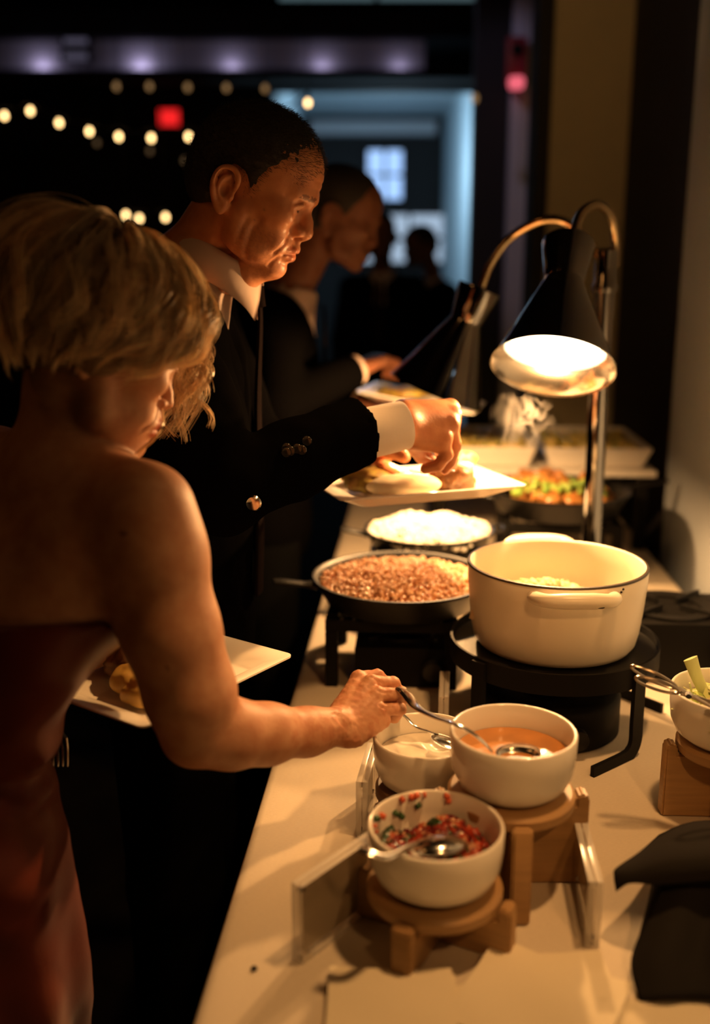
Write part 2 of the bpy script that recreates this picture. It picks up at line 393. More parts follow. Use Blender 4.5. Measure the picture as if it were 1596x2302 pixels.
# ---------------------------------------------------------------- buffet table
TZ=.75; VA,VB=.42,3.34; UW=.84
t=thing('buffet_table','long folding buffet table hidden under the cream cloth beside the wall','table',T(UW/2,(VA+VB)/2),-a)
L=VB-VA
MB().box((0,0,TZ-.022),(UW-.012,L-.012,.03),bev=.004).build('tabletop',M_wood2,t)
for sx in(-1,1):
    for sy in(-1,1): MB().tube([(sx*.33,sy*(L/2-.25),0),(sx*.33,sy*(L/2-.25),TZ-.037)],.016).build('leg',M_steel,t)
def cloth_mesh():
    prof=[]; H=TZ+.0
    for z in np.linspace(.012,TZ-.02,14): prof.append((-.004,z,1-z/TZ))
    prof+=[(-.003,TZ-.009,0),(.001,TZ-.002,0),(.010,TZ,0)]
    for u in np.linspace(.03,UW-.03,30): prof.append((u,TZ,0))
    prof+=[(UW-.010,TZ,0),(UW-.001,TZ-.002,0),(UW+.003,TZ-.009,0)]
    for z in np.linspace(TZ-.02,.35,6): prof.append((UW+.004,z,0))
    nv=180; vs=[];fs=[];m=len(prof)
    for j in range(nv):
        v=VA-.004+(L+.008)*j/(nv-1)
        for u,z,d in prof:
            w=d*(.022*math.sin(v*17)+.016*math.sin(v*29+1))+d*.05
            zz=z+(.0006*math.sin(u*31+v*13)*math.sin(v*7) if d==0 and .05<u<UW-.05 else 0)
            vs.append(T(u-(w if u<.2 else 0),v,zz))
    for j in range(nv-1):
        for k in range(m-1): fs.append((j*m+k,(j+1)*m+k,(j+1)*m+k+1,j*m+k+1))
    # end flap towards the viewer
    n0=len(vs); cols=[i for i in range(14,m-6)]
    for r,z in enumerate([TZ-.02,.55,.3,.012]):
        for i in cols:
            u=prof[i][0]; vs.append(T(u,VA-.006-.03*(r/3)*(1+.5*math.sin(u*40)),z))
    c=len(cols)
    for i in range(c-1): fs.append((cols[i],cols[i+1],n0+i+1,n0+i))
    for r in range(3):
        for i in range(c-1): fs.append((n0+r*c+i,n0+r*c+i+1,n0+(r+1)*c+i+1,n0+(r+1)*c+i))
    return mesh_from('tablecloth',vs,[f[::-1] for f in fs])
tag(ob('tablecloth',cloth_mesh(),M_cloth),'cream linen tablecloth covering the long buffet table and hanging to the floor','tablecloth')
MB().lathe([(0,0),(.0035,0),(.004,.002),(.002,.004),(0,.0045)],7).build('crumb',M_chip,None,loc=tuple(V(-.1075,0.922,0.7852).xy)+(TZ,))
tag(bpy.data.objects['crumb'],'small dark crumb lying alone on the tablecloth near its left edge','crumb')

# ---------------------------------------------------------------- wooden risers and bowls
def stand(name,label,x,y,ztop,r,rot,m,wide=0.):
    """two crossed boards carrying a round disc; ztop is the upper face of the disc"""
    h=ztop-TZ; t=thing(name,label,'stand',(x,y,TZ),rot,'wooden crossed-board bowl risers')
    th=.018; e=.002
    MB().lathe([(0,h-th),(r-.004,h-th),(r,h-th+.004),(r,h-.004),(r-.004,h),(0,h)],56).build('disc',m,t)
    ln=r+.017
    for k in range(2):
        bm=bmesh.new(); w=.0115
        # board outline with a notch that holds the disc, ends rounded
        top=h-th-.0008
        lo=(0. if k==0 else 0.)
        out=[(-ln,0),(ln,0),(ln,h-.010),(ln-.004,h-.004),(r+.006,h-.004),(r+.0012,h-.008),(r+.0012,top),(-r-.0012,top),(-r-.0012,h-.008),(-r-.006,h-.004),(-ln+.004,h-.004),(-ln,h-.010)]
        f=bm.faces.new([bm.verts.new((px_,-w,pz_)) for px_,pz_ in out])
        g=bmesh.ops.extrude_face_region(bm,geom=[f]); bmesh.ops.translate(bm,vec=(0,2*w,0),verts=[v for v in g['geom'] if isinstance(v,bmesh.types.BMVert)])
        bmesh.ops.recalc_face_normals(bm,faces=bm.faces)
        bmesh.ops.bevel(bm,geom=[ed for ed in bm.edges],offset=.0025,segments=2,affect='EDGES')
        if k==0: MB().bm(bm).build('board',m,t)
        else:
            # the second board is two halves meeting the first one
            full=MB().bm(bm); me=full.mesh('board')
            b2=bmesh.new(); b2.from_mesh(me)
            for sgn in(1,-1):
                b3=b2.copy(); bmesh.ops.bisect_plane(b3,geom=list(b3.verts)+list(b3.edges)+list(b3.faces),plane_co=(sgn*(w+.0006),0,0),plane_no=(sgn,0,0),clear_inner=True)
                bmesh.ops.holes_fill(b3,edges=b3.edges)
                MB().bm(b3).build('board',m,t,rot=(0,0,PI/2))
            b2.free()
    return t
def bowl_mesh(r,h,th=.0052):
    out=[(0,0),(r*.62,0),(r*.70,.002),(r*.86,h*.16),(r*.955,h*.38),(r*.985,h*.66),(r-.0005,h-.002),(r-.0018,h),(r-th+.0012,h),(r-th,h-.002),(r*.985-th,h*.64),(r*.945-th,h*.36),(r*.82-th,h*.17),(r*.55,th),(0,th)]
    q=[]
    for i in range(len(out)-1):
        q.append(out[i])
    q.append(out[-1]); return MB().lathe(q,72)
def bowl(label,x,y,z,r,h): return tag(bowl_mesh(r,h).build('serving_bowl',M_ceramic,None,loc=(x,y,z),sharp=60),label,'bowl','white round serving bowls')
R1=.0755
stand('bowl_stand','lowest front beech wood stand, crossed boards under the salsa bowl',.0886,.983,.817,.0755,math.radians(63),M_wood)
bowl('white bowl nearest the front, half full of red salsa',.0886,.983,.8172,R1,.070)
stand('bowl_stand','tall beech wood stand of crossed boards under the bowl of orange sauce',.1876,1.088,.873,.076,0.,M_wood)
bowl('white bowl of smooth orange sauce on tall wooden stand',.1876,1.088,.8732,R1,.075)
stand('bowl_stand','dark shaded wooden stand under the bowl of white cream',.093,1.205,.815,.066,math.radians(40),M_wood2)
bowl('white bowl of pale sour cream behind the salsa bowl',.093,1.205,.8152,.070,.070)
stand('bowl_stand','wooden stand of wide boards under the lettuce bowl at right',.503,1.240,.861,.066,math.radians(-2),M_wood)
bowl('white bowl of shredded lettuce cut by the right edge of the picture',.503,1.240,.8612,.0785,.072)
def dice(n,place,size,seed,kind='cube'):
    """n small pieces joined: place(rng)->(x,y,z); size range"""
    r=np.random.default_rng(seed); V_=[];F_=[]
    if kind=='cube':
        b=np.array([[x,y,z] for x in(-.5,.5) for y in(-.5,.5) for z in(-.5,.5)]); f=np.array([[0,1,3,2],[4,6,7,5],[0,4,5,1],[2,3,7,6],[0,2,6,4],[1,5,7,3]])
    else:
        bm=bmesh.new(); bmesh.ops.create_icosphere(bm,subdivisions=(1 if kind=='blob' else 2),radius=.5); bm.verts.index_update()
        b=np.array([v.co[:] for v in bm.verts]); f=np.array([[v.index for v in q.verts] for q in bm.faces]); bm.free()
    for i in range(n):
        p=np.array(place(r)); s=r.uniform(*size); q=rotm(('z',r.uniform(0,360)),('x',r.uniform(-50,50)),('y',r.uniform(-50,50)))
        sc=s*r.uniform(.7,1.25,3) 
        V_.append((b*(1+.12*r.standard_normal((len(b),1)))*sc)@q.T+p); F_.append(f+i*len(b))
    return np.concatenate(V_),np.concatenate(F_)
def pieces(name,n,place,size,seed,m,loc,label=None,cat=None,kind='cube',smooth=False,stuff=True,parent=None,group=None):
    v,f=dice(n,place,size,seed,kind); me=fast_mesh(name,v,f,smooth); o=ob(name,me,m,parent,loc)
    if label: tag(o,label,cat,group)
    if stuff: o['kind']='stuff'
    return o
def hue_mat(name,cols,rough=.35,scale=70.,spec=.5,sss=.0,bump=.0):
    """colour varies from piece to piece (one random hue per mesh island)"""
    t=NT(name); p=t.p; p.inputs['Roughness'].default_value=rough; p.inputs['Specular IOR Level'].default_value=spec
    g=t.new('ShaderNodeNewGeometry'); r=t.new('ShaderNodeValToRGB'); r.color_ramp.interpolation='CONSTANT'
    els=r.color_ramp.elements
    while len(els)<len(cols): els.new(.5)
    for i,(e,c) in enumerate(zip(els,cols)): e.position=i/len(cols); e.color=(*c,1.)
    t.L(g.outputs['Random Per Island'],r.inputs[0]); t.L(r.outputs[0],p.inputs['Base Color'])
    if sss: p.inputs['Subsurface Weight'].default_value=sss; p.inputs['Subsurface Radius'].default_value=(.004,.002,.001)
    return t.m
M_salsa=hue_mat('diced tomato salsa',[(.22,.018,.006),(.30,.030,.010),(.14,.010,.006),(.40,.09,.04),(.26,.024,.010),(.018,.045,.010),(.46,.24,.14),(.10,.010,.010)],.18)
def mound(rx,ry,z0,hz,tilt=0.):
    def f(r):
        a_=r.uniform(0,2*PI); q=math.sqrt(r.uniform(0,1)); x,y=rx*q*math.cos(a_),ry*q*math.sin(a_)
        return (x,y,z0+hz*max(0,1-q*q)+tilt*y+r.uniform(-.002,.002))
    return f
# salsa: heaped against the far side of the bowl
def salsa_place(r):
    a_=r.uniform(0,2*PI); q=math.sqrt(r.uniform(0,1)); x,y=.060*q*math.cos(a_),.056*q*math.sin(a_)+.002
    return (x,y,.024+.020*(1-q)+.30*max(0,.030-math.hypot(x*.7,y-.016))+.008*math.sin(x*70)+r.uniform(-.003,.003)+.010*q*q)
pieces('salsa',800,salsa_place,(.0055,.0105),3,M_salsa,(.0886,.983,.8172),'diced red tomato salsa heaped in the front bowl','salsa')
M_tom=mat('tomato bit',(.60,.12,.05),.2); M_pep=mat('green pepper bit',(.03,.08,.02),.25)
bits=[(838,1842,1),(857,1835,1),(935,1780,1),(905,1790,1),(925,1792,1),(955,1785,1),(940,1812,0),(890,1828,0),(903,1836,0),(846,1870,1),(862,1884,0),(847,1840,0),(1005,1790,1),(1008,1800,1)]
n=0
for px_,py_,k in bits:
    # stuck to the inner wall of the bowl
    rr=R1*.955-.0055; Yw=1.03
    for _ in range(4):
        q_=at(px_,py_,Yw); co=max(-1,min(1,(q_.x-.0886)/rr)); Yw=.983+rr*math.sqrt(1-co*co)
    me=fast_mesh('bit',*dice(1,lambda r:(0,0,0),(.0042,.0068),20+n))
    o=ob('tomato_bit' if k else 'pepper_bit',me,M_tom if k else M_pep,None,(.0886+rr*co,Yw,min(.884,max(.845,q_.z))))
    tag(o,'small '+('red tomato' if k else 'green pepper')+' bit stuck to the inside of the salsa bowl','food','stray salsa bits on the bowl wall'+(' red' if k else ' green')); n+=1
# liquids
def disc_surface(name,r,z,mat_,loc,label,cat,amp=0.,seed=1):
    vs=[(0,0,z)];fs=[];n=64;rings=14
    for i in range(1,rings+1):
        for k in range(n):
            q=i/rings; a_=2*PI*k/n; x,y=r*q*math.cos(a_),r*q*math.sin(a_)
            zz=z+amp*(math.sin(x*95+3*math.sin(y*60+seed))*.5+math.sin(y*120+2*math.sin(x*70))*.5)*(1-q**6)
            vs.append((x,y,zz))
    for k in range(n): fs.append((0,1+k,1+(k+1)%n))
    for i in range(rings-1):
        for k in range(n): fs.append((1+i*n+k,1+(i+1)*n+k,1+(i+1)*n+(k+1)%n,1+i*n+(k+1)%n))
    return tag(ob(name,mesh_from(name,vs,fs),mat_,None,loc),label,cat,None,'stuff')
M_sauce=mat('orange queso sauce',(.62,.27,.08),.10,noise=.25,nscale=30); M_cream=mat('sour cream',(.80,.74,.62),.22)
disc_surface('sauce',R1*.972-.0056,.046,M_sauce,(.1876,1.088,.8732),'smooth orange sauce filling the bowl on tall stand','sauce',.0006)
disc_surface('sour_cream',.070*.965-.0056,.042,M_cream,(.093,1.205,.8152),'thick white sour cream swirled in the bowl behind','cream',.0055)
# lettuce: shreds + celery-like stem
def shreds(n,seed,place,length,m,name,loc,label):
    r=np.random.default_rng(seed); b=MB()
    for i in range(n):
        p=Vector(place(r)); d=Vector((r.uniform(-1,1),r.uniform(-1,1),r.uniform(-.3,.35))).normalized(); l=r.uniform(*length); s=d.cross(Vector((0,0,1))).normalized(); k=r.uniform(-.006,.006)
        b.tube([p-d*l/2,p-d*l/6+Vector((0,0,k)),p+d*l/6+s*k,p+d*l/2],[.0018,.0042,.0045,.0015],6,flat=.22)
    return tag(b.build(name,m,None,loc=loc),label,name.split('_')[-1],None,'stuff')
M_lett=hue_mat('shredded lettuce',[(.55,.58,.20),(.66,.66,.33),(.42,.52,.12),(.72,.68,.40)],.4,sss=.1)
shreds(330,5,lambda r:(lambda a_,q:(.060*q*math.cos(a_),.060*q*math.sin(a_),.045+.020*(1-q*q)+r.uniform(-.008,.006)))(r.uniform(0,2*PI),math.sqrt(r.uniform(0,1))),(.02,.045),M_lett,'shredded_lettuce',(.503,1.240,.8612),'pale green shredded lettuce heaped in the bowl at right')
M_stem=mat('pale green stem',(.60,.66,.28),.4,noise=.25,nscale=50,stretch=(1,1,.2))
tag(MB().tube(spline([V(0.4828,1.25,0.9017),V(0.474,1.255,0.9202),V(0.4623,1.26,0.9439),V(0.4537,1.265,0.9675)],5),lerpl([.0065,.008,.009,.011],16),12,flat=.42,up=(.3,-1,.2)).build('lettuce_rib',M_stem),'thick pale lettuce rib standing out of the lettuce bowl','lettuce')
# leaf pieces on the rim
tag(MB().tube(spline([V(0.4657,1.22,0.9103),V(0.4487,1.225,0.9239),V(0.4426,1.23,0.947)],5),lerpl([.004,.012,.004],11),8,flat=.2).build('lettuce_leaf',M_lett),'broad pale lettuce leaf lying below the rib in the bowl','lettuce')

# ---------------------------------------------------------------- cutlery
def ellipsoid_shell(b,c,r,R,depth=.5,th=.0007,n=20,m=7):
    """spoon bowl: lower part of an ellipsoid shell, R 3x3 columns axes"""
    vs=[];fs=[]
    for lay,k in((0,1.),(1,.955)):
        for i in range(m):
            ph=(PI/2)*(i/(m-1))
            for j in range(n):
                th_=2*PI*j/n
                v=Vector((math.sin(ph)*math.cos(th_)*r[0]*k,math.sin(ph)*math.sin(th_)*r[1]*k,-math.cos(ph)*r[2]*k))
                vs.append(Vector(c)+R@v)
    for lay in(0,1):
        o=lay*m*n
        for i in range(m-1):
            for j in range(n):
                f=(o+i*n+j,o+i*n+(j+1)%n,o+(i+1)*n+(j+1)%n,o+(i+1)*n+j); fs.append(f if lay==0 else f[::-1])
    o1=(m-1)*n; o2=m*n+(m-1)*n
    for j in range(n): fs.append((o1+j,o1+(j+1)%n,o2+(j+1)%n,o2+j))
    b.add(vs,fs)
def spoon(label,hpts,hr,bc,bdir,bup,br,flat=.4,parent=None,mat_=None,group='serving spoons in the dip bowls'):
    """handle through hpts; bowl centre bc, long axis bdir, opening normal bup"""
    mt=mat_ or M_steel; t=thing('spoon',label,'spoon',tuple(hpts[0]),0,group); o=Vector(hpts[0])
    q=spline([Vector(p)-o for p in hpts],8); MB().tube(q,lerpl(hr,len(q)),10,flat=flat,up=bup).build('handle',mt,t)
    d=Vector(bdir).normalized(); u=Vector(bup); u=(u-d*u.dot(d)).normalized(); s=u.cross(d); R=Matrix((d,s,u)).transposed()
    b=MB(); ellipsoid_shell(b,Vector(bc)-o,br,R); b.build('spoon_bowl',mt,t,sharp=70); return t
# spoon in the sauce, held by the woman
spoon('steel spoon held by the woman, its tip in the orange sauce',[V(0.0562,1.235,0.9379),V(0.0669,1.222,0.9347),V(0.0781,1.185,0.9337),V(0.0965,1.13,0.9457),V(0.1164,1.085,0.9575),V(0.1371,1.072,0.9513),V(0.1515,1.068,0.9397),V(0.1601,1.068,0.9295)],[.0045,.0075,.0068,.005,.0042,.0036,.0034,.0034],
      V(0.1926,1.075,0.9249),(1,-.12,.05),(0,-.2,1),(.027,.018,.010),.3)
spoon('steel spoon sunk in the white sour cream, its thin handle below the hand',[V(0.0565,1.235,0.906),V(0.0678,1.232,0.8971),V(0.081,1.222,0.8877),V(0.0963,1.212,0.8861),V(0.1092,1.205,0.8844)],[.0028,.0026,.0024,.0024,.0026],
      V(0.1196,1.195,0.8792),(1,-.15,-.35),(.1,-.1,1),(.022,.015,.007),.6)
spoon('big steel serving spoon resting on the rim of the salsa bowl',[V(0.0063,0.905,0.9048),V(0.0157,0.9,0.9034),V(0.0288,0.9,0.8988),V(0.0421,0.915,0.8934),V(0.0546,0.935,0.8876),V(0.0649,0.95,0.8819)],[.0065,.0065,.006,.005,.0045,.0045],
      V(0.0901,0.965,0.8673),(1,.30,-.02),(.1,-.25,-1),(.033,.024,.014),.45)
# tongs across the lettuce bowl: two scissor arms with finger rings
def tongs():
    t=thing('tongs','scissor tongs of dark steel with two finger rings lying on the lettuce bowl','tongs',tuple(V(0.4121,1.19,0.9518)))
    o=t.location
    for k,(pts,rc,rx) in enumerate((([V(0.4158,1.195,0.9539),V(0.4336,1.185,0.9472),V(0.4628,1.17,0.9423),V(0.495,1.15,0.9364)],V(0.3854,1.2,0.9677),(.032,.0085)),([V(0.4162,1.185,0.9521),V(0.4319,1.18,0.9482),V(0.4596,1.16,0.9378),V(0.488,1.13,0.928)],V(0.3858,1.185,0.9631),(.030,.0095)))):
        b=MB(); q=spline([Vector(p)-o for p in pts],6); b.tube(q,lerpl([.0055,.0045,.0035,.003],len(q)),8,flat=.5)
        d=(Vector(pts[0])-Vector(rc)).normalized(); up=Vector((0,-.55,.84)); up=(up-d*up.dot(d)).normalized(); c=Vector(rc)-o
        ring=[c+d*math.cos(2*PI*i/28)*rx[0]+up*math.sin(2*PI*i/28)*rx[1] for i in range(28)]
        vs=[];fs=[]
        nrm=d.cross(up)
        for i,p in enumerate(ring):
            rad=(p-c).normalized()
            for j in range(6): vs.append(p+rad*math.cos(2*PI*j/6)*.0022+nrm*math.sin(2*PI*j/6)*.0022)
        for i in range(28):
            for j in range(6): fs.append((i*6+j,((i+1)%28)*6+j,((i+1)%28)*6+(j+1)%6,i*6+(j+1)%6))
        b.add(vs,fs); b.build('tong_arm',M_tong,t)
    MB().tube([V(0.4247,1.18,0.9531)-o,V(0.4232,1.175,0.9516)-o],.004,10).build('rivet',M_steel,t)
    return t
M_tong=mat('dark worn steel',(.30,.25,.20),.28,1.)
tongs()

# ---------------------------------------------------------------- acrylic sign holders
def sign(label,p0,p1,h,card=True,tilt=0.):
    """stands on the table from p0 to p1"""
    p0=Vector((*p0,TZ));p1=Vector((*p1,TZ)); d=p1-p0; L_=d.length; rz=math.atan2(d.y,d.x)
    t=thing('sign_holder',label,'sign holder',tuple((p0+p1)/2),rz,'clear acrylic sign holders'); t.rotation_euler=(tilt,0,rz)
    for s in(-1,1):
        o=MB().box((0,s*.0043,h/2),(L_,.0078,h),bev=.0012).build('acrylic_panel',M_acrylic,t); o.data.materials.append(M_acrylic_edge)
        for f_ in o.data.polygons: f_.material_index=0 if abs(f_.normal.y)>.9 else 1
    if card: MB().box((0,0,h/2),(L_-.018,.0005,h-.016)).build('card',M_card,t,False)
    for sx in(-1,1):
        for z in(.008,h-.008):
            MB().tube([(sx*(L_/2-.007),-.0035,z),(sx*(L_/2-.007),.0035,z)],.0032,10).build('magnet',M_steel,t)
    return t
sign('clear acrylic sign holder standing at the left edge in front of the salsa bowl',(-.062,.934),(.020,1.034),.094)
sign('clear acrylic sign holder seen edge on, left of the sour cream bowl',(.009,1.180),(.026,1.293),.080)
sign('clear acrylic sign holder right of the salsa bowl beside the black cloth',(.261,.957),(.272,1.082),.082)
sign('small clear acrylic sign holder behind the sour cream bowl by the pot stand',(.139,1.45),(.150,1.555),.080)

# ---------------------------------------------------------------- paper napkins
def napkin(label,c,sx,sy,rz,z,bend=0.,th=.0016,group='ivory paper napkins in front',layers=1,mat_=None,slope=0.,):
    n=10; vs=[];fs=[]
    def zz(x,y): return z+bend*((x/sx)**2*1.4-.2)+slope*x/sx+.0012*math.sin(y*60+x*40)
    for lay in(0,1):
        for i in range(n+1):
            for j in range(n+1):
                x=sx*(i/n-.5);y=sy*(j/n-.5); vs.append((x,y,max(zz(x,y),TZ+.0008)-TZ+(th if lay else 0)))
    N=(n+1)**2
    for lay in(0,1):
        for i in range(n):
            for j in range(n):
                f=(lay*N+i*(n+1)+j,lay*N+(i+1)*(n+1)+j,lay*N+(i+1)*(n+1)+j+1,lay*N+i*(n+1)+j+1); fs.append(f if lay else f[::-1])
    ed=[(i*(n+1)) for i in range(n+1)]+[n*(n+1)+j for j in range(1,n+1)]+[i*(n+1)+n for i in range(n-1,-1,-1)]+[j for j in range(n-1,0,-1)]
    for k in range(len(ed)): p,q=ed[k],ed[(k+1)%len(ed)]; fs.append((q,p,N+p,N+q))
    me=mesh_from('paper_napkin',vs,[f[::-1] for f in fs]); me.set_sharp_from_angle(angle=.6)
    return tag(ob('paper_napkin',me,mat_ or M_paper,None,(c[0],c[1],TZ),(0,0,rz)),label,'napkin',group)
for i in range(4):
    napkin(('bottom folded ivory napkin of the neat pile at the front left','folded ivory napkin second from the bottom in the neat front left pile','folded ivory napkin just below the top of the neat front left pile','topmost folded ivory napkin of the neat pile at the front left')[i],(.036+.002*math.sin(i*2),.835+.002*math.cos(i*3),0),.128,.150,-.03+.01*math.sin(i*5),TZ+.001+i*.0031,th=.0027,group='neat pile of ivory napkins')
napkin('flat ivory napkin under the fanned pile, its corner pointing left',(.135,.838,0),.125,.125,.35,TZ+.001,th=.002)
napkin('ivory napkin in the fanned pile turned towards the sign holder',(.205,.872,0),.13,.14,.05,TZ+.004,th=.002)
napkin('topmost ivory napkin of the fanned pile, curled up at both sides',(.186,.862,0),.150,.140,-.52,TZ+.009,bend=.010,th=.0022)
napkin('ivory napkin at the front right beneath the black cloth',(.305,.81,0),.10,.12,-.08,TZ+.001,th=.002)

# ---------------------------------------------------------------- black cloth over a basket
def loft(mb,rows,n=26,m=5,th=.0035):
    """smooth sheet of cloth through rows of points, with thickness"""
    R=[]
    for r in rows:
        q=spline(r,12); d=[0.]
        for i in range(1,len(q)): d.append(d[-1]+(q[i]-q[i-1]).length)
        R.append([[np.interp(x,d,[p[k] for p in q]) for k in range(3)] for x in np.linspace(0,d[-1],n)])
    G=[spline([R[j][i] for j in range(len(rows))],m) for i in range(n)]; k=len(G[0]); vs=[];fs=[]
    nr=[]
    for i in range(n):
        for j in range(k):
            u=G[min(i+1,n-1)][j]-G[max(i-1,0)][j]; v=G[i][min(j+1,k-1)]-G[i][max(j-1,0)]; nr.append(u.cross(v).normalized() if u.cross(v).length>1e-12 else V(0,0,1))
    for lay in(0,1):
        for i in range(n):
            for j in range(k): vs.append(G[i][j]-nr[i*k+j]*th*lay)
    o=n*k
    for lay in(0,1):
        for i in range(n-1):
            for j in range(k-1):
                f=(lay*o+i*k+j,lay*o+(i+1)*k+j,lay*o+(i+1)*k+j+1,lay*o+i*k+j+1); fs.append(f if lay==0 else f[::-1])
    ed_=[i*k for i in range(n)]+[(n-1)*k+j for j in range(1,k)]+[i*k+k-1 for i in range(n-2,-1,-1)]+[j for j in range(k-2,0,-1)]
    for x in range(len(ed_)): p,q=ed_[x],ed_[(x+1)%len(ed_)]; fs.append((q,p,o+p,o+q))
    mb.add(vs,[f[::-1] for f in fs])
c_=lambda x,y,Y: at(x,y,Y)
cb_=MB()
# top of the basket and the overhanging corner
loft(cb_,[[V(0.3755,1.1,0.7989),V(0.4087,1.11,0.8075),V(0.4453,1.12,0.8064),V(0.5437,1.14,0.7946)],
          [V(0.3305,1.03,0.8186),V(0.3585,1.04,0.8291),V(0.3975,1.05,0.8375),V(0.4852,1.06,0.835)],
          [V(0.2917,0.985,0.8272),V(0.3166,0.985,0.8399),V(0.3548,0.985,0.8564),V(0.4523,0.985,0.8647)],
          [V(0.2868,0.975,0.8243),V(0.3063,0.965,0.8381),V(0.3408,0.955,0.8537),V(0.438,0.95,0.8676)],
          [V(0.2893,0.972,0.8114),V(0.3013,0.962,0.8275),V(0.3365,0.952,0.8342),V(0.4377,0.945,0.8496)]])
# front hanging down to the table, with soft ripples
loft(cb_,[[V(0.3472,0.985,0.825),V(0.366,0.975,0.8282),V(0.3946,0.98,0.8293),V(0.4205,0.972,0.8357),V(0.4606,0.975,0.8381)],
          [V(0.3221,0.955,0.7912),V(0.3448,0.94,0.8008),V(0.3819,0.95,0.7975),V(0.4057,0.938,0.806),V(0.4519,0.945,0.801)],
          [V(0.2934,0.915,0.7662),V(0.3194,0.898,0.7792),V(0.3608,0.91,0.7727),V(0.3875,0.896,0.7834),V(0.4379,0.905,0.7765)],
          [V(0.2897,0.871,0.7511),V(0.3111,0.866,0.7594),V(0.3441,0.87,0.7577),V(0.377,0.862,0.7606),V(0.4238,0.865,0.7529)]],m=6)
# left side going back
loft(cb_,[[V(0.3472,0.985,0.825),V(0.3549,1.02,0.8175),V(0.3767,1.09,0.8001)],
          [V(0.3221,0.955,0.7912),V(0.3349,0.99,0.7947),V(0.3615,1.06,0.783)],
          [V(0.2934,0.915,0.7662),V(0.3141,0.96,0.7709),V(0.345,1.03,0.7733)],
          [V(0.2897,0.871,0.7511),V(0.311,0.935,0.7563),V(0.341,1.006,0.7596)]],n=14)
M_blackcloth=mat('black woven napkin',(.018,.0162,.015),.85,0,.10,bump=.4,bscale=300,ior=1.1)
# right side
loft(cb_,[[V(0.4606,0.975,0.8381),V(.545,1.01,.862),V(.562,1.09,.842)],[V(.520,.95,.82),V(.552,1.0,.81),V(.570,1.08,.80)],[V(0.4238,0.865,0.7529),V(.560,.97,.755),V(.580,1.06,.753)]],n=14)
tag(cb_.build('black_cloth',M_blackcloth,sharp=0),'black cloth draped in folds over a basket at the right edge','cloth')

b_=bmesh.new(); bmesh.ops.create_cube(b_,size=1.); bmesh.ops.scale(b_,vec=(.115,.115,.070),verts=b_.verts)
for v_ in b_.verts:
    if v_.co.z<0: v_.co.x*=.86; v_.co.y*=.86
bmesh.ops.bevel(b_,geom=list(b_.edges),offset=.008,segments=2,affect='EDGES')
tag(MB().bm(b_).build('basket',M_wood2,None,loc=(.475,1.02,TZ+.0355),rot=(0,0,-.1)),'dark basket hidden under the folds of the black cloth','basket')

# ---------------------------------------------------------------- enamel pot on its ring stand
OX,OY=.3246,1.538; OZ=.889
t=thing('dutch_oven','large cream enamelled pot with two loop handles on the black ring stand','pot',(OX,OY,OZ))
OR,OH=.143,.136
MB().lathe([(0,0),(OR*.80,0),(OR*.86,.003),(OR*.905,.012),(OR*.935,.030),(OR*.965,.065),(OR*.990,.105),(OR,OH-.003),(OR-.001,OH),(OR-.0045,OH+.0005),(OR-.0065,OH-.003),(OR*.990-.0075,.105),(OR*.96-.0075,.06),(OR*.92-.0075,.028),(OR*.84-.006,.012),(OR*.7,.007),(0,.007)],96).build('pot_body',M_enamel,t,sharp=70)
vs=MB().lathe([(OR-.0046,OH+.0006),(OR-.001,OH+.0001),(OR+.0004,OH-.0028),(OR-.0005,OH-.0034),(OR-.0014,OH-.0006),(OR-.0046,OH-.0002)],96,close=True).build('rim_edge',mat('bare iron rim',(.045,.035,.025),.45),t); vs['label']='dark bare rim line'
for s in(-1,1):
    pts=[(-.058,s*(OR*.985-.012),OH-.018),(-.055,s*(OR+.004),OH-.015),(-.044,s*(OR+.022),OH-.012),(-.02,s*(OR+.027),OH-.011),(.02,s*(OR+.027),OH-.011),(.044,s*(OR+.022),OH-.012),(.055,s*(OR+.004),OH-.015),(.058,s*(OR*.985-.012),OH-.018)]
    q=spline(pts,5); MB().tube(q,lerpl([.012,.012,.0125,.0145,.0145,.0125,.012,.012],len(q)),12,flat=.85,up=(0,0,1)).build('loop_handle',M_enamel,t)
for x,y,z,l,hh in((-.030,-OR-.0375,OH-.0100,.014,.0016),(-.002,-OR-.0385,OH-.0110,.007,.0016),(.026,-OR-.0385,OH-.0105,.010,.0016),(-.042,-OR-.0325,OH-.0170,.003,.0012),(.004,-OR-.0370,OH-.0170,.004,.0014),(.028,-OR-.0375,OH-.0170,.012,.0016)):
    MB().lathe([(0,-1),(.6,-.8),(1,0),(.7,.7),(0,1)],8).build('chip',M_chip,t,loc=(x,y,z),rot=None).scale=(l/2,.0006,hh)
for ang,z in((-60,OH-.012),(-58.5,OH-.008),(-63,OH-.015)):
    aa=math.radians(ang); o=MB().lathe([(0,-1),(.8,-.6),(1,0),(.7,.7),(0,1)],8).build('chip',M_chip,t,loc=(math.cos(aa)*OR*.999,math.sin(aa)*OR*.999,z)); o.scale=(.0022,.0012,.002)
M_meat=hue_mat('pale shredded chicken',[(.60,.42,.22),(.72,.55,.33),(.50,.32,.15),(.66,.50,.30),(.34,.22,.10)],.5,sss=.1)
pieces('shredded_meat',420,mound(.112,.108,.052,.030,.10),(.010,.024),8,M_meat,(OX-.02,OY,OZ),'pale shredded meat filling the bottom of the cream pot','meat','blob',True)
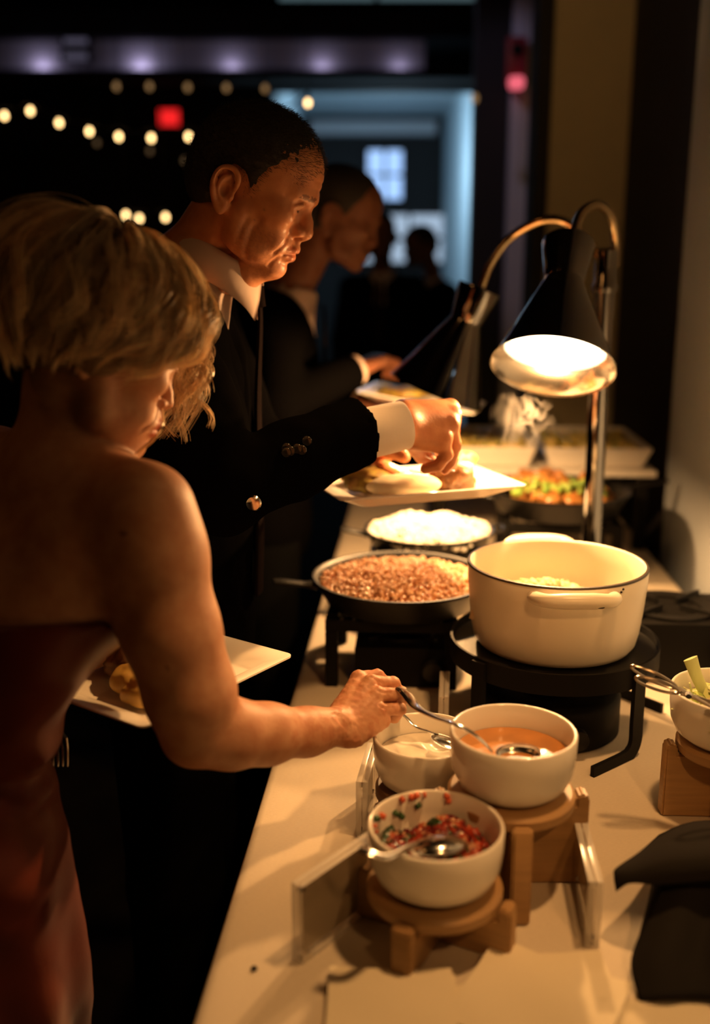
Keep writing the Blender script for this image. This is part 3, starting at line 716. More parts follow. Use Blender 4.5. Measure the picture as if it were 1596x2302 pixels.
# round stand
t=thing('pot_stand','round black metal stand with bent feet under the cream pot','stand',(OX,OY,TZ))
RR=.168; SZ=OZ-TZ
MB().lathe([(RR-.004,SZ-.024),(RR,SZ-.024),(RR,SZ+.010),(RR-.004,SZ+.010)],80,close=True).build('ring',M_black,t,sharp=50)
MB().lathe([(0,SZ-.010),(RR-.0045,SZ-.010),(RR-.0045,SZ-.002),(0,SZ-.002)],80).build('plate',M_iron,t,sharp=50)
for k in range(4):
    aa=math.radians(-52+90*k); c=Vector((math.cos(aa)*(RR+.002),math.sin(aa)*(RR+.002),0)); tg=Vector((math.sin(aa),-math.cos(aa),0)); rd=Vector((math.cos(aa),math.sin(aa),0))
    pts=[c+V(0,0,SZ+.006),c+V(0,0,.06),c+V(0,0,.028),c+tg*.010+V(0,0,.012),c+tg*.030+V(0,0,.005),c+tg*.10+V(0,0,.004)]
    q=spline(pts,4); m=MB()
    vs=[];fs=[]
    for i,p in enumerate(q):
        tt=(q[min(i+1,len(q)-1)]-q[max(i-1,0)]).normalized(); s_=rd; u_=tt.cross(s_).normalized()
        for x,y in((-1,-1),(1,-1),(1,1),(-1,1)): vs.append(p+s_*x*.0035+u_*y*.0125*(1 if True else 0)) 
    # flat bar: wide along the ring
    for i in range(len(q)-1):
        for j in range(4): fs.append((i*4+j,i*4+(j+1)%4,(i+1)*4+(j+1)%4,(i+1)*4+j))
    fs.append((3,2,1,0)); e_=(len(q)-1)*4; fs.append((e_,e_+1,e_+2,e_+3)); m.add(vs,fs); m.build('leg',M_black,t,sharp=40)
# round fuel burner below
t=thing('burner','round black fuel burner standing below the cream pot','burner',(OX-.005,OY-.02,TZ))
MB().lathe([(0,0),(.105,0),(.112,.006),(.112,.062),(.105,.070),(.07,.072),(0,.072)],56).build('housing',M_black,t,sharp=50)
MB().lathe([(.03,.072),(.05,.074),(.05,.084),(.03,.086)],40,close=True).build('burner_head',M_iron,t,sharp=50)
MB().lathe([(0,0),(.014,0),(.016,.004),(.016,.018),(0,.020)],20,M=Matrix.Rotation(PI/2,4,'X')).build('knob',M_iron,t,loc=(.02,-.112,.034))
# black burner box behind, right of the pot
def box_burner(label,u,v,w,d,h,rz):
    c=T(u,v,TZ); t=thing('portable_burner',label,'burner',tuple(c),-a+rz,'black burners under the pans')
    MB().box((0,0,h*.45),(w,d,h*.9-.0),bev=.006).build('housing',M_black,t,sharp=50)
    MB().lathe([(.06,h*.9),(w*.36,h*.9),(w*.36,h*.9+.006),(.06,h*.9+.004)],40,close=True).build('drip_ring',M_iron,t,sharp=50)
    for k in range(4):
        aa=PI/4+k*PI/2; MB().box((math.cos(aa)*w*.27,math.sin(aa)*w*.27,h*.95),(.08,.006,h*.1),aa).build('pan_support',M_iron,t,False)
    MB().lathe([(0,0),(.018,0),(.020,.006),(.017,.02),(0,.022)],20,M=Matrix.Rotation(PI/2,4,'X')).build('knob',M_iron,t,loc=(w*.32,-d/2,h*.45))
    return t
box_burner('black boxy burner behind the cream pot at the right, with nothing on it',.69,1.835,.24,.19,.125,0)

# ---------------------------------------------------------------- pan stands and skillets
def pan_stand(label,c,w,d,h,rz):
    t=thing('pan_stand',label,'stand',(c[0],c[1],TZ),rz,'black rectangular pan stands'); b=.022
    for s in(-1,1):
        MB().box((0,s*(d/2-b/2),h-b/2),(w,b,b),bev=.002).build('rail',M_black,t,False)
        MB().box((s*(w/2-b/2),0,h-b/2),(b,d-2*b-.001,b),bev=.002).build('rail',M_black,t,False)
        for s2 in(-1,1): MB().box((s*(w/2-b/2),s2*(d/2-b/2),(h-b)/2-.0005),(b,b,h-b-.001),bev=.002).build('leg',M_black,t,False)
    for k in range(9):
        x=-w/2+.03+(w-.06)*k/8; MB().tube([(x,-d/2-.004,h+.003),(x,d/2+.004,h+.003)],.003,6).build('grid_bar',M_iron,t)
    return t
def skillet(label,c,z,r,h,hang,hl=1.,group='cast iron skillets of hot food'):
    t=thing('skillet',label,'skillet',(c[0],c[1],z),0,group)
    MB().lathe([(0,0),(r*.80,0),(r*.83,.002),(r*.97,h*.86),(r,h*.93),(r,h),(r-.005,h),(r*.96-.005,h*.85),(r*.82-.004,.006),(0,.005)],80).build('pan',M_iron,t,sharp=60)
    d=Vector((math.cos(hang),math.sin(hang),0))
    q=spline([d*(r*.97)+V(0,0,h*.80),d*(r+.03*hl)+V(0,0,h*.86),d*(r+.09*hl)+V(0,0,h*.98),d*(r+.125*hl)+V(0,0,h*1.02)],5)
    MB().tube(q,lerpl([.018,.011,.013,.012],len(q)),10,flat=.45,up=(0,0,1)).build('handle',M_iron,t)
    d2=-d; q=spline([d2*(r*.97)+V(-d2.y*.03,d2.x*.03,h*.85),d2*(r+.018)+V(-d2.y*.024,d2.x*.024,h*.9),d2*(r+.024)+V(0,0,h*.9),d2*(r+.018)+V(d2.y*.024,-d2.x*.024,h*.9),d2*(r*.97)+V(d2.y*.03,-d2.x*.03,h*.85)],4)
    MB().tube(q,.006,8,flat=.8).build('helper_handle',M_iron,t)
    return t
BX,BY=.086,1.764; 
pan_stand('black stand with grid bars under the bean skillet',(BX-.014,BY+.022),.235,.24,.128,math.radians(-4))
box_burner('black boxy burner under the bean skillet',.19,1.77,.17,.17,.085,0)
skillet('wide black skillet full of reddish beans left of the cream pot',(BX,BY),.8845,.165,.050,math.radians(192),.58)
M_bean=hue_mat('stewed beans',[(.66,.36,.18),(.74,.46,.27),(.58,.29,.13),(.70,.41,.22),(.48,.20,.08),(.80,.55,.36)],.22)
bs=disc_surface('bean_sauce',.153,.036,mat('bean broth',(.46,.18,.06),.2),(BX,BY,.8845),'thick reddish bean broth in the wide skillet','beans')
pieces('beans',1500,lambda r:(lambda a_,q:(.150*q*math.cos(a_),.150*q*math.sin(a_),.038+.009*(1-q*q)+r.uniform(-.002,.003)))(r.uniform(0,2*PI),math.sqrt(r.uniform(0,1))),(.008,.0125),11,M_bean,(BX,BY,.8845),'reddish brown beans heaped in the wide skillet','beans','blob',True)
RX,RY=.163,2.118
pan_stand('black stand under the rice skillet in the middle of the table',(RX+.0,RY+.01),.26,.23,.128,math.radians(-4))
skillet('black skillet heaped with white rice behind the beans',(RX,RY),.8845,.142,.050,math.radians(186),.42)
M_rice=mat('steamed white rice',(.84,.80,.72),.5,sss=.15)
pieces('rice',2600,lambda r:(lambda a_,q:(.134*q*math.cos(a_),.134*q*math.sin(a_),.040+.026*(1-q*q)+.007*math.sin(7*a_)*q+r.uniform(-.003,.004)))(r.uniform(0,2*PI),math.sqrt(r.uniform(0,1))),(.007,.014),12,M_rice,(RX,RY,.8845),'fluffy white rice heaped in the skillet','rice','blob',True)
CX,CY=.50,2.395
pan_stand('black stand under the chicken skillet by the wall',(CX+.0,CY+.01),.28,.26,.150,math.radians(-4))
skillet('large black skillet of browned chicken pieces behind the lamp post',(CX,CY),.9065,.175,.058,math.radians(15))
M_chick=mat('browned roast chicken',(.56,.27,.08),.3,noise=.5,nscale=35,col2=(.36,.13,.03),sss=.05)
M_scal=hue_mat('green onion slices',[(.30,.50,.08),(.42,.60,.14),(.22,.40,.06)],.35)
r_=np.random.default_rng(21)
k=0
for i in range(30):
    a_=r_.uniform(0,2*PI); q=math.sqrt(r_.uniform(0,1))*.128; back=.030 if math.sin(a_)>.1 else 0
    v,f=dice(1,lambda r:(0,0,0),(.042,.062),300+i,'ball'); v=v*(1+.12*(vnoise(v,70,i)[:,None]-.5))
    tag(ob('chicken_piece',fast_mesh('chicken_piece',v,f,True),M_chick,None,(CX+q*math.cos(a_),CY+q*math.sin(a_),.9065+.036+back*r_.uniform(.3,1.)+.018*(1-q/.13))),'browned chicken piece in the large skillet by the lamp post','chicken','browned chicken pieces in the skillet')
pieces('green_onion',90,lambda r:(r.uniform(-.12,.09),r.uniform(-.12,.02),.066+r.uniform(-.002,.012)),(.007,.014),31,M_scal,(CX,CY,.9065),'chopped green onion scattered over the chicken','onion')

# ---------------------------------------------------------------- far serving trays
t=thing('tray_riser','pale riser board holding the two yellow food trays at the table end','riser',tuple(T(.545,2.86,TZ)),-a)
MB().box((0,0,.212),(.60,.44,.018),bev=.003).build('board',M_plate,t,False)
for sx in(-1,1):
    for sy in(-1,1): MB().box((sx*.27,sy*.19,.1015),(.03,.03,.202),bev=.002).build('leg',M_black,t,False)
M_yellow=hue_mat('yellow corn and peppers',[(.62,.45,.08),(.70,.54,.14),(.45,.40,.06),(.74,.58,.20),(.35,.33,.06)],.35)
for k,(u,w) in enumerate(((.40,.265),(.695,.285))):
    c=T(u,2.86,TZ+.2215); t=thing('food_tray','white rectangular tray of yellow food, '+('left of the pair' if k==0 else 'right one behind the lamp post'),'tray',tuple(c),-a,'white trays of yellow food')
    b=bmesh.new(); d=.40; h=.055
    def rc(w_,d_,z): return [b.verts.new((x*w_/2,y*d_/2,z)) for x,y in((-1,-1),(1,-1),(1,1),(-1,1))]
    rings=[rc(w*.86,d*.88,0),rc(w,d,h),rc(w-.012,d-.012,h),rc(w*.86-.012,d*.88-.012,.006)]
    for i in range(3):
        for j in range(4): b.faces.new((rings[i][j],rings[i][(j+1)%4],rings[i+1][(j+1)%4],rings[i+1][j]))
    b.faces.new(rings[0][::-1]); b.faces.new(rings[3]); bmesh.ops.bevel(b,geom=[e for e in b.edges],offset=.004,segments=2,affect='EDGES')
    MB().bm(b).build('tray',M_plate,t,sharp=40)
    pieces('yellow_food',420,lambda r,w=w:(r.uniform(-.42,.42)*w,r.uniform(-.42,.42)*.36,.034+r.uniform(-.006,.012)),(.016,.030),60+k,M_yellow,tuple(c),'chunky yellow food filling the '+('left' if k==0 else 'right')+' white tray','food','blob',True).rotation_euler=(0,0,-a)
# ---------------------------------------------------------------- heat lamp: one post, two gooseneck arms
LX,LY=.502,2.05
t=thing('heat_lamp','chrome buffet heat lamp with two gooseneck arms and cone shades','lamp',(LX,LY,TZ)); LO=Vector((LX,LY,TZ))
MB().lathe([(0,0),(.085,0),(.088,.004),(.085,.012),(.030,.020),(.026,.035),(0,.035)],56).build('base',M_black,t,sharp=50)
MB().lathe([(.0205,.03),(.0205,.695),(.0,.695)],40).build('post',M_chrome,t,sharp=50)
MB().lathe([(0,.690),(.0245,.690),(.0255,.694),(.0255,.704),(.022,.708),(.022,.770),(.012,.776),(0,.776)],40).build('collar',M_chrome,t,sharp=50)
def shade_frame(apex,rimc):
    z=(Vector(apex)-Vector(rimc)).normalized(); x=Vector((1,0,0)); x=(x-z*x.dot(z)).normalized(); y=z.cross(x); M=Matrix((x,y,z)).transposed().to_4x4(); M.translation=Vector(rimc); return M
def shade(apex,rimc,r,arm,energy,aim_blend=.5):
    M=shade_frame(apex,rimc); h=(Vector(apex)-Vector(rimc)).length; M=Matrix.Translation(-LO)@M
    s=MB().lathe([(r,0),(r*.80,h*.20*1),(r*.33,h*.68),(r*.325,h*.70)],64,M=M).build('shade',M_chrome,t,sharp=50)
    i=MB().lathe([(r+.0012,-.0012),(r+.002,.0),(r+.0005,.0012),(r-.002,.002),(r*.80-.0025,h*.20),(r*.33-.003,h*.67),(0.,h*.675)],64,M=M).build('shade_lining',M_shadein,s,sharp=50); i['label']='bright inner lining'
    MB().lathe([(r*.30,h*.685),(r*.33,h*.69),(r*.45,h*.985),(r*.44,h*1.0),(r*.10,h*1.0),(0,h*1.0)],56,M=M).build('lamp_holder',M_chrome,t,sharp=40)
    # reflector bulb
    R_=r*.72
    MB().lathe([(0,.022),(R_*.45,.024),(R_*.85,.030),(R_*.97,.038),(R_,.048),(R_*.93,.060),(R_*.55,h*.47),(R_*.3,h*.60),(0,h*.62)],48,M=M).build('bulb',M_bulb,t,sharp=70)
    q=spline([Vector(p)-LO for p in arm],10); rr=.0085
    MB().tube(q,[rr+.0007*(i%2) for i in range(len(q))],12).build('gooseneck',M_brassy,t)
    W=Matrix.Translation(LO)@M
    l=bpy.data.lights.new('bulb_light','POINT'); l.energy=energy; l.color=LAMPCOL; l.shadow_soft_size=.014
    o=bpy.data.objects.new('bulb_light',l); o.matrix_world=W@Matrix.Translation((0,0,.006)); link(o)
LAMPCOL=(1.,.52,.19)
M_bulb=emission('glowing bulb glass',(1.,.80,.50),9.)
shade(V(0.3903,1.88,1.5284),V(0.3439,1.745,1.3162),.1075,[V(0.3994,1.88,1.5253),V(0.4019,1.89,1.5507),V(0.4187,1.915,1.585),V(0.4599,1.965,1.6033),V(0.5002,2.02,1.5813),V(0.5184,2.05,1.5363),V(0.5203,2.05,1.489)],ENERGY)
shade(V(0.2603,2.125,1.4465),V(0.173,2.13,1.2312),.103,[V(0.263,2.125,1.4492),V(0.2828,2.125,1.4986),V(0.3216,2.12,1.55),V(0.3743,2.09,1.58),V(0.4217,2.08,1.5778),V(0.4614,2.07,1.5455),V(0.4853,2.05,1.5105),V(0.493,2.05,1.4847)],ENERGY2)
# steam curling up from the rice towards the front lamp
def steam():
    bm=bmesh.new(); bmesh.ops.create_cube(bm,size=1.); p0=V(0.242,1.86,1.1352); p1=V(0.3863,1.86,1.2904)
    c=(p0+p1)/2; s=Vector((p1.x-p0.x,.09,p1.z-p0.z)); bmesh.ops.scale(bm,vec=s,verts=bm.verts); me=bpy.data.meshes.new('steam'); bm.to_mesh(me)
    T_=NT('steam'); T_.n.remove(T_.p)
    v=T_.new('ShaderNodeVolumePrincipled'); v.inputs['Color'].default_value=(.95,.93,.9,1); v.inputs['Anisotropy'].default_value=.2
    tc=T_.new('ShaderNodeTexCoord'); nz=T_.new('ShaderNodeTexNoise',Scale=9.,Detail=2.,Distortion=2.6); mp=T_.new('ShaderNodeMapping'); mp.inputs['Scale'].default_value=(1.35,1.,.75)
    T_.L(tc.outputs['Object'],mp.inputs[0]); T_.L(mp.outputs[0],nz.inputs['Vector'])
    nz.inputs['Scale'].default_value=12.; nz.inputs['Distortion'].default_value=1.5
    r=T_.new('ShaderNodeValToRGB'); e=r.color_ramp.elements; e[0].position=0.; e[0].color=(1,1,1,1); e[1].position=.055; e[1].color=(0,0,0,1)
    s1=T_.new('ShaderNodeMath',operation='SUBTRACT'); s1.inputs[1].default_value=.5; s2=T_.new('ShaderNodeMath',operation='ABSOLUTE'); T_.L(nz.outputs[0],s1.inputs[0]); T_.L(s1.outputs[0],s2.inputs[0]); T_.L(s2.outputs[0],r.inputs[0])
    g=T_.new('ShaderNodeTexGradient',gradient_type='SPHERICAL'); m2=T_.new('ShaderNodeMapping'); m2.inputs['Scale'].default_value=(2.2/s.x,2.4/s.y,2.3/s.z)
    T_.L(tc.outputs['Object'],m2.inputs[0]); T_.L(m2.outputs[0],g.inputs[0])
    mm=T_.new('ShaderNodeMath',operation='MULTIPLY'); T_.L(r.outputs[0],mm.inputs[0]); T_.L(g.outputs[0],mm.inputs[1])
    m3=T_.new('ShaderNodeMath',operation='MULTIPLY'); T_.L(mm.outputs[0],m3.inputs[0]); m3.inputs[1].default_value=38.; T_.L(m3.outputs[0],v.inputs['Density'])
    T_.L(v.outputs[0],T_.out.inputs['Volume'])
    T_.m.cycles.volume_step_rate=.12
    o=ob('steam',me,T_.m,None,c); return tag(o,'pale wisps of steam curling below the front lamp shade','steam',None,'stuff')
steam()
# ---------------------------------------------------------------- people: heads
def head_shape(F, male=True):
    """head in the current local frame of F: x forward, y left, z up, origin between the ear canals, metres"""
    e,c=F.ell,F.cone
    e((.015,0,.062),(.099,.076,.085),.01)                       # skull
    e((.045,0,.066),(.069,.068,.066),.02)                       # forehead
    e((.045,0,.005),(.058,.062,.070),.03)                       # mid face
    for s in(-1,1):
        e((.074,s*.047,.004),(.028,.019,.019),.02)              # cheekbone
        c((.020,s*.056,-.020),(.032,s*.050,-.052),.017,.015,.02) # jaw angle
        c((.030,s*.049,-.054),(.088,s*.014,-.078),.016,.015,.022)# jaw line
        e((.066,s*.034,-.040),(.035,.020,.030),.02)             # cheek
        if male: e((.050,s*.044,-.062),(.026,.014,.016),.016)   # jowl
        c((.110,s*.012,.041),(.092,s*.046,.043),.010 if male else .006,.008,.014)    # brow ridge
    e((.098,0,-.077),(.014,.018,.0145),.012)                    # chin
    e((.086,0,-.044),(.030,.029,.027),.02)                      # mouth barrel
    # eye sockets
    for s in(-1,1):
        e((.119,s*.034,.019),(.019,.020,.0125),.016,'s')
    # nose
    if male:
        c((.104,0,.027),(.1165,0,.006),.0085,.0095,.012); c((.1165,0,.006),(.1205,0,-.007),.0095,.0110,.008)
        e((.1205,0,-.0095),(.0115,.0130,.0105),.006)
        for s in(-1,1): e((.1055,s*.0150,-.0125),(.0150,.0080,.0095),.007)
        c((.118,0,-.018),(.109,0,-.023),.006,.0065,.006)
        for s in(-1,1): e((.1125,s*.0090,-.0215),(.0065,.0034,.0036),.003,'s')
    else:
        c((.104,0,.022),(.114,0,.000),.0058,.0065,.010); c((.114,0,.0),(.120,0,-.012),.0065,.0075,.008)
        for s in(-1,1): e((.108,s*.0105,-.016),(.010,.0062,.0065),.006)
        c((.115,0,-.019),(.109,0,-.024),.004,.005,.005)
        for s in(-1,1): e((.112,s*.0065,-.0215),(.004,.0026,.003),.002,'s')
    # lidded eyes looking down
    for s in(-1,1):
        e((.0900,s*.032,.0200),(.0150,.0160,.0130),.004)
        F.chain([(.101,s*.0175,.0235),(.1065,s*.027,.0290),(.1055,s*.036,.0280),(.0965,s*.0475,.0200)],[.0020,.0032,.0032,.002],.004)
    # lips
    ul=.0062 if male else .0066
    for s in(-1,1):
        F.chain([(.1155,0,-.0410),(.1140,s*.010,-.0415),(.1060,s*.020,-.0465),(.0980,s*.0275,-.0505)],[ul,ul*.95,ul*.75,.004],.004)
        F.chain([(.1135,0,-.0545),(.1115,s*.010,-.0545),(.1040,s*.020,-.0535),(.0970,s*.0265,-.0520)],[.0068,.0066,.0054,.004],.004)
    c((.1135,0,-.031),(.1160,0,-.036),.006,.005,.006)
    c((.1240,0,-.0670),(.1200,0,-.0665),.007,.007,.010,'s')
FACE_LINES=[  # (points, width, depth) creases pressed into the finished face, mirrored
    ([(.124,0,-.0480),(.119,.010,-.0478),(.108,.020,-.0500),(.097,.0300,-.0540)],.0018,.0035),
    ([(.110,.0195,.0180),(.1095,.027,.0165),(.105,.036,.0160),(.098,.0440,.0180)],.0016,.0022),
    ([(.110,.0185,.0235),(.1095,.027,.0270),(.106,.036,.0265),(.096,.0490,.0200)],.0014,.0014),
    ([(.108,.0200,.0060),(.102,.034,.0035),(.092,.046,.0090)],.0025,.0014),
    ([(.108,.0215,-.0100),(.100,.0300,-.0270),(.092,.0370,-.0460),(.084,.0400,-.0600)],.0040,.0030),
    ([(.119,.0045,.0300),(.115,.0060,.0440)],.0020,.0015),
    ([(.115,.030,.0560),(.120,.010,.0590),(.121,0,.0590)],.0025,.0010),
    ([(.112,.036,.0680),(.118,.012,.0720),(.119,0,.0720)],.0025,.0012),
    ([(.108,.036,.0830),(.115,.012,.0860),(.116,0,.0860)],.0025,.0010),
    ([(.090,.053,.0240),(.076,.061,.0330)],.0018,.0010),
    ([(.090,.053,.0190),(.074,.063,.0190)],.0018,.0010),
    ([(.088,.053,.0140),(.074,.062,.0060)],.0018,.0010),
]
MALE_LINES=[
    ([(.097,.0310,-.0560),(.092,.0330,-.0690),(.086,.0300,-.0800)],.0035,.0022),
    ([(.062,.0620,-.0080),(.052,.0640,-.0350),(.050,.0560,-.0680),(.056,.046,-.090)],.0050,.0030),
    ([(.040,.0660,-.0150),(.034,.0640,-.0450),(.034,.0560,-.0800)],.0050,.0028),
    ([(.100,.0260,-.0620),(.104,.0120,-.0670),(.108,0,-.0670)],.0040,.0016),
]
def carve(me, R, t, lines, sc=1.):
    """press creases (head-frame polylines) into the mesh along its normals, both sides"""
    P=coords(me); N=np.empty(len(P)*3,np.float32); me.vertices.foreach_get('normal',N); N=N.reshape(-1,3)
    L=((P-np.array(t))@np.array(R))/sc; D=np.zeros(len(P))
    near=np.flatnonzero((np.abs(L)<.2).all(1)); Ln=L[near]
    for pts,w,d in lines:
        for s in(1,-1):
            pp=[]
            for p in pts:
                q=np.array([p[0],p[1]*s,p[2]]); pp.append(Ln[np.argmin(((Ln-q)**2).sum(1))])
            pp=np.array([list(v) for v in spline(pp,6)]); best=np.full(len(Ln),1e9); par=np.zeros(len(Ln))
            for i in range(len(pp)-1):
                a,b=pp[i],pp[i+1]; ba=b-a; u=np.clip(((Ln-a)@ba)/(ba@ba+1e-12),0,1); dd=((Ln-a-u[:,None]*ba)**2).sum(1)
                m=dd<best; best[m]=dd[m]; par[m]=(i+u[m])/(len(pp)-1)
            fade=np.clip(np.minimum(par,1-par)*6,0,1) if abs(pts[0][1])>1e-6 else np.clip((1-par)*6,0,1) 
            if abs(pts[-1][1])<1e-6: fade=np.clip(par*6,0,1)
            if abs(pts[0][1])<1e-6 or abs(pts[-1][1])<1e-6: fade=fade*(Ln[:,1]*s>=-.0004)
            D[near]=np.maximum(D[near],d*np.exp(-best/w**2)*fade)
    set_coords(me,P-N*(D*sc)[:,None])
def ear_shape(F, s, big=1.):
    """ear on side s (+1 left, -1 right) in the head frame"""
    y=s*.0735
    def P(x,z,d=0.): return (x*big,y+s*(d+.0035*0),z*big)
    def ch(pts,rs,k,op='u'):
        q=spline(pts,5); F.chain([tuple(v) for v in q],lerpl(rs,len(q)),k,op)
    F.ell((-.009*big,y+s*.0035,.012*big),(.0185*big,.0075,.031*big),.004,rot=rotm(('z',-s*16),('y',-10)))
    F.ell((-.004*big,y+s*.0015,-.012*big),(.011*big,.008,.02*big),.006)
    ch([P(.007,.006,.004),P(.011,.020,.008),P(.009,.033,.011),P(-.001,.042,.013),P(-.014,.041,.015),P(-.024,.031,.0165),P(-.027,.014,.017),P(-.024,-.002,.015),P(-.017,-.016,.011),P(-.010,-.024,.008)],
       [.0028,.0036,.0040,.0040,.0040,.0042,.0042,.0040,.0040,.0040],.002)
    ch([P(-.004,.031,.0085),P(-.013,.024,.0115),P(-.017,.012,.0130),P(-.014,-.002,.0110),P(-.006,-.010,.0085)],[.0026,.0032,.0034,.0034,.003],.003)
    F.ell(P(-.004,-.023,.0065),(.0105*big,.0060,.0130*big),.005,rot=rotm(('y',-10)))
    F.ell(P(.007,-.002,.006),(.0045,.0050,.0062),.004)               # tragus
    F.ell(P(-.005,.006,.013),(.0075,.0085,.0105),.003,'s')           # concha
    ch([P(.003,.030,.0145),P(-.006,.0345,.0150),P(-.0155,.0330,.0165),P(-.0215,.023,.0180),P(-.0215,.008,.0180)],[.0016,.0026,.0026,.0024,.0018],.002,'s')  # groove inside the helix
# ---------------------------------------------------------------- the woman
M_skin=skin_mat('warm skin',(.62,.33,.19),.52,.22,260.)
woman=thing('person','woman with wavy blond hair in a strapless rust red dress reaching for a spoon','person',(-.40,1.10,0))
WO=-Vector(woman.location)
def attach(o,root): o.parent=root; o.location=o.location-root.location; return o
WF=Field(axis(-.72,.07,.0052,[(-.39,-.175,.0030),(-.06,.065,.0022)]),axis(.86,1.46,.0052,[(1.02,1.30,.0030)]),axis(.72,1.62,.0052,[(.86,.985,.0022),(1.26,1.53,.0030)]))
F=WF
bf=math.radians(50); fw=Vector((math.cos(bf),math.sin(bf),0)); lf=Vector((-math.sin(bf),math.cos(bf),0))     # body facing / left
RB=rotm(('z',50))
sh_r=V(-.234,1.075,1.2154); 
nb=Vector((-.345,1.165,1.262))                                   # base of the neck
sh_l=nb+lf*.165+V(0,0,-.035)
F.ell(tuple(nb+lf*(-.005)-fw*.005+V(0,0,-.110)),(.097,.144,.115),.03,rot=rotm(('z',50),('y',14)))          # chest
F.ell(tuple(nb+V(-.068,-.052,-.185)),(.085,.130,.115),.04,rot=rotm(('z',50),('y',10)))
F.ell(tuple(nb+V(-.120,-.055,-.31)),(.080,.110,.13),.05,rot=RB)                                           # waist
F.ell(tuple(nb+V(-.165,-.06,-.50)),(.105,.155,.15),.05,rot=RB)                                            # hips
for s in(-1,1): F.ell(tuple(nb+fw*.055+lf*s*.060+V(0,0,-.157)),(.048,.050,.050),.03,rot=RB)
# shoulders, trapezius
F.cone(tuple(nb+V(0,0,-.015)-fw*.01),tuple(sh_r),.048,.048,.05)
F.cone(tuple(nb+V(0,0,-.015)-fw*.01),tuple(sh_l),.048,.050,.05)
F.cone(tuple(nb-fw*.05-lf*.07+V(0,0,-.08)),tuple(nb-fw*.06-lf*.05+V(0,0,-.16)),.035,.03,.04)               # shoulder blade
F.chain([tuple(nb-fw*.118+V(0,0,-.10)),tuple(nb-fw*.135+V(0,0,-.25)),tuple(nb-fw*.155+V(-.06,0,-.40))],[.006,.008,.006],.03,'s')   # spine furrow
# right arm
el=V(-.181,1.062,0.9606); wr=V(-.0235,1.185,0.9066)
F.chain([tuple(sh_r),tuple(V(-.221,1.068,1.1671)),tuple(V(-.2065,1.058,1.0817)),tuple(V(-.1879,1.058,1.0065)),tuple(el)],[.0515,.0515,.0500,.0470,.0385],.03)
F.cone(tuple(V(-.1915,1.058,0.9503)),tuple(el),.021,.030,.02)           # elbow tip
F.chain([tuple(el),tuple(V(-.1462,1.085,0.9439)),tuple(V(-.1073,1.118,0.9279)),tuple(V(-.0607,1.16,0.9105)),tuple(wr)],[.0385,.0385,.0345,.0275,.0245],.02)
F.ell(tuple(V(-.0086,1.18,0.8916)),(.010,.010,.010),.012)              # wrist bone
# left arm holding the plate, in front of the body
lel=nb+lf*.20+fw*.03+V(0,0,-.30); lwr=Vector((-.29,1.31,.905))
F.chain([tuple(sh_l),tuple(lel)],[.050,.040],.03); F.chain([tuple(lel),tuple(lwr)],[.040,.026],.02)
F.ell((-.25,1.28,.905),(.045,.038,.014),.012)
for k in range(4): F.chain([(-.235+.012*k,1.30-.020*k,.905),(-.205+.012*k,1.27-.020*k,.9075),(-.185+.012*k,1.255-.020*k,.912)],[.0095,.0085,.007],.006)
F.chain([(-.285,1.25,.915),(-.275,1.222,.935),(-.262,1.215,.950)],[.011,.010,.0085],.008)
# right hand
def hand_w(F):
    P=lambda x,y,Y: tuple(at(x,y,Y))
    mc=[(0.0048,1.262,0.9405),(0.0209,1.246,0.9408),(0.0306,1.228,0.9314),(0.0309,1.212,0.9165)]      # knuckles index..little
    w=[(-.0209,1.206,0.9104),(-.0174,1.198,0.9067),(-.0138,1.19,0.9017),(-.0115,1.184,0.8959)]
    for a_,b_,ra,rb in zip(w,mc,(.016,.0165,.0165,.0155),(.0100,.0102,.0098,.0092)): F.cone(a_,b_,ra,rb,.008)
    F.cone((0.0012,1.19,0.8898),(0.0373,1.208,0.9032),.0140,.0100,.010)                       # edge of the palm
    F.cone((-.0135,1.215,0.905),(0.0283,1.252,0.9151),.018,.012,.014)                        # inner palm
    for p in mc: F.ell(p,(.0108,.0108,.0108),.004)
    pip=[(0.0304,1.272,0.9395),(0.0518,1.258,0.9344),(0.0637,1.24,0.9268),(0.06,1.222,0.9132)]
    dip=[(0.0494,1.29,0.9148),(0.0603,1.268,0.9132),(0.0645,1.252,0.9034),(0.0525,1.236,0.8939)]
    tip=[(0.0574,1.272,0.9115),(0.0575,1.272,0.8983),(0.0523,1.262,0.891),(0.0421,1.246,0.8906)]
    rr=[(.0094,.0090,.0082,.0072),(.0096,.0092,.0084,.0072),(.0092,.0089,.0080,.0070),(.0084,.0080,.0072,.0064)]
    for a_,b_,c_,d_,r in zip(mc,pip,dip,tip,rr):
        F.chain([a_,b_],[r[0],r[1]],.0014); F.chain([b_,c_,d_],[r[1],r[2],r[3]],.0014); F.ell(b_,(r[1]*1.05,)*3,.002)
    # thumb on the far side, pressing the spoon against the index finger
    F.chain([(0.0012,1.235,0.9098),(0.0318,1.27,0.9005),(0.0538,1.288,0.9024),(0.062,1.268,0.9171)],[.015,.0120,.0105,.0085],.006)
    for s0,s1 in(((800,1535,1.245),(772,1590,1.205)),((825,1560,1.228),(778,1606,1.198)),((830,1590,1.215),(782,1625,1.188))):
        F.chain([P(*s0),P(*s1)],[.0030,.0020],.006)                                    # tendons
hand_w(F)
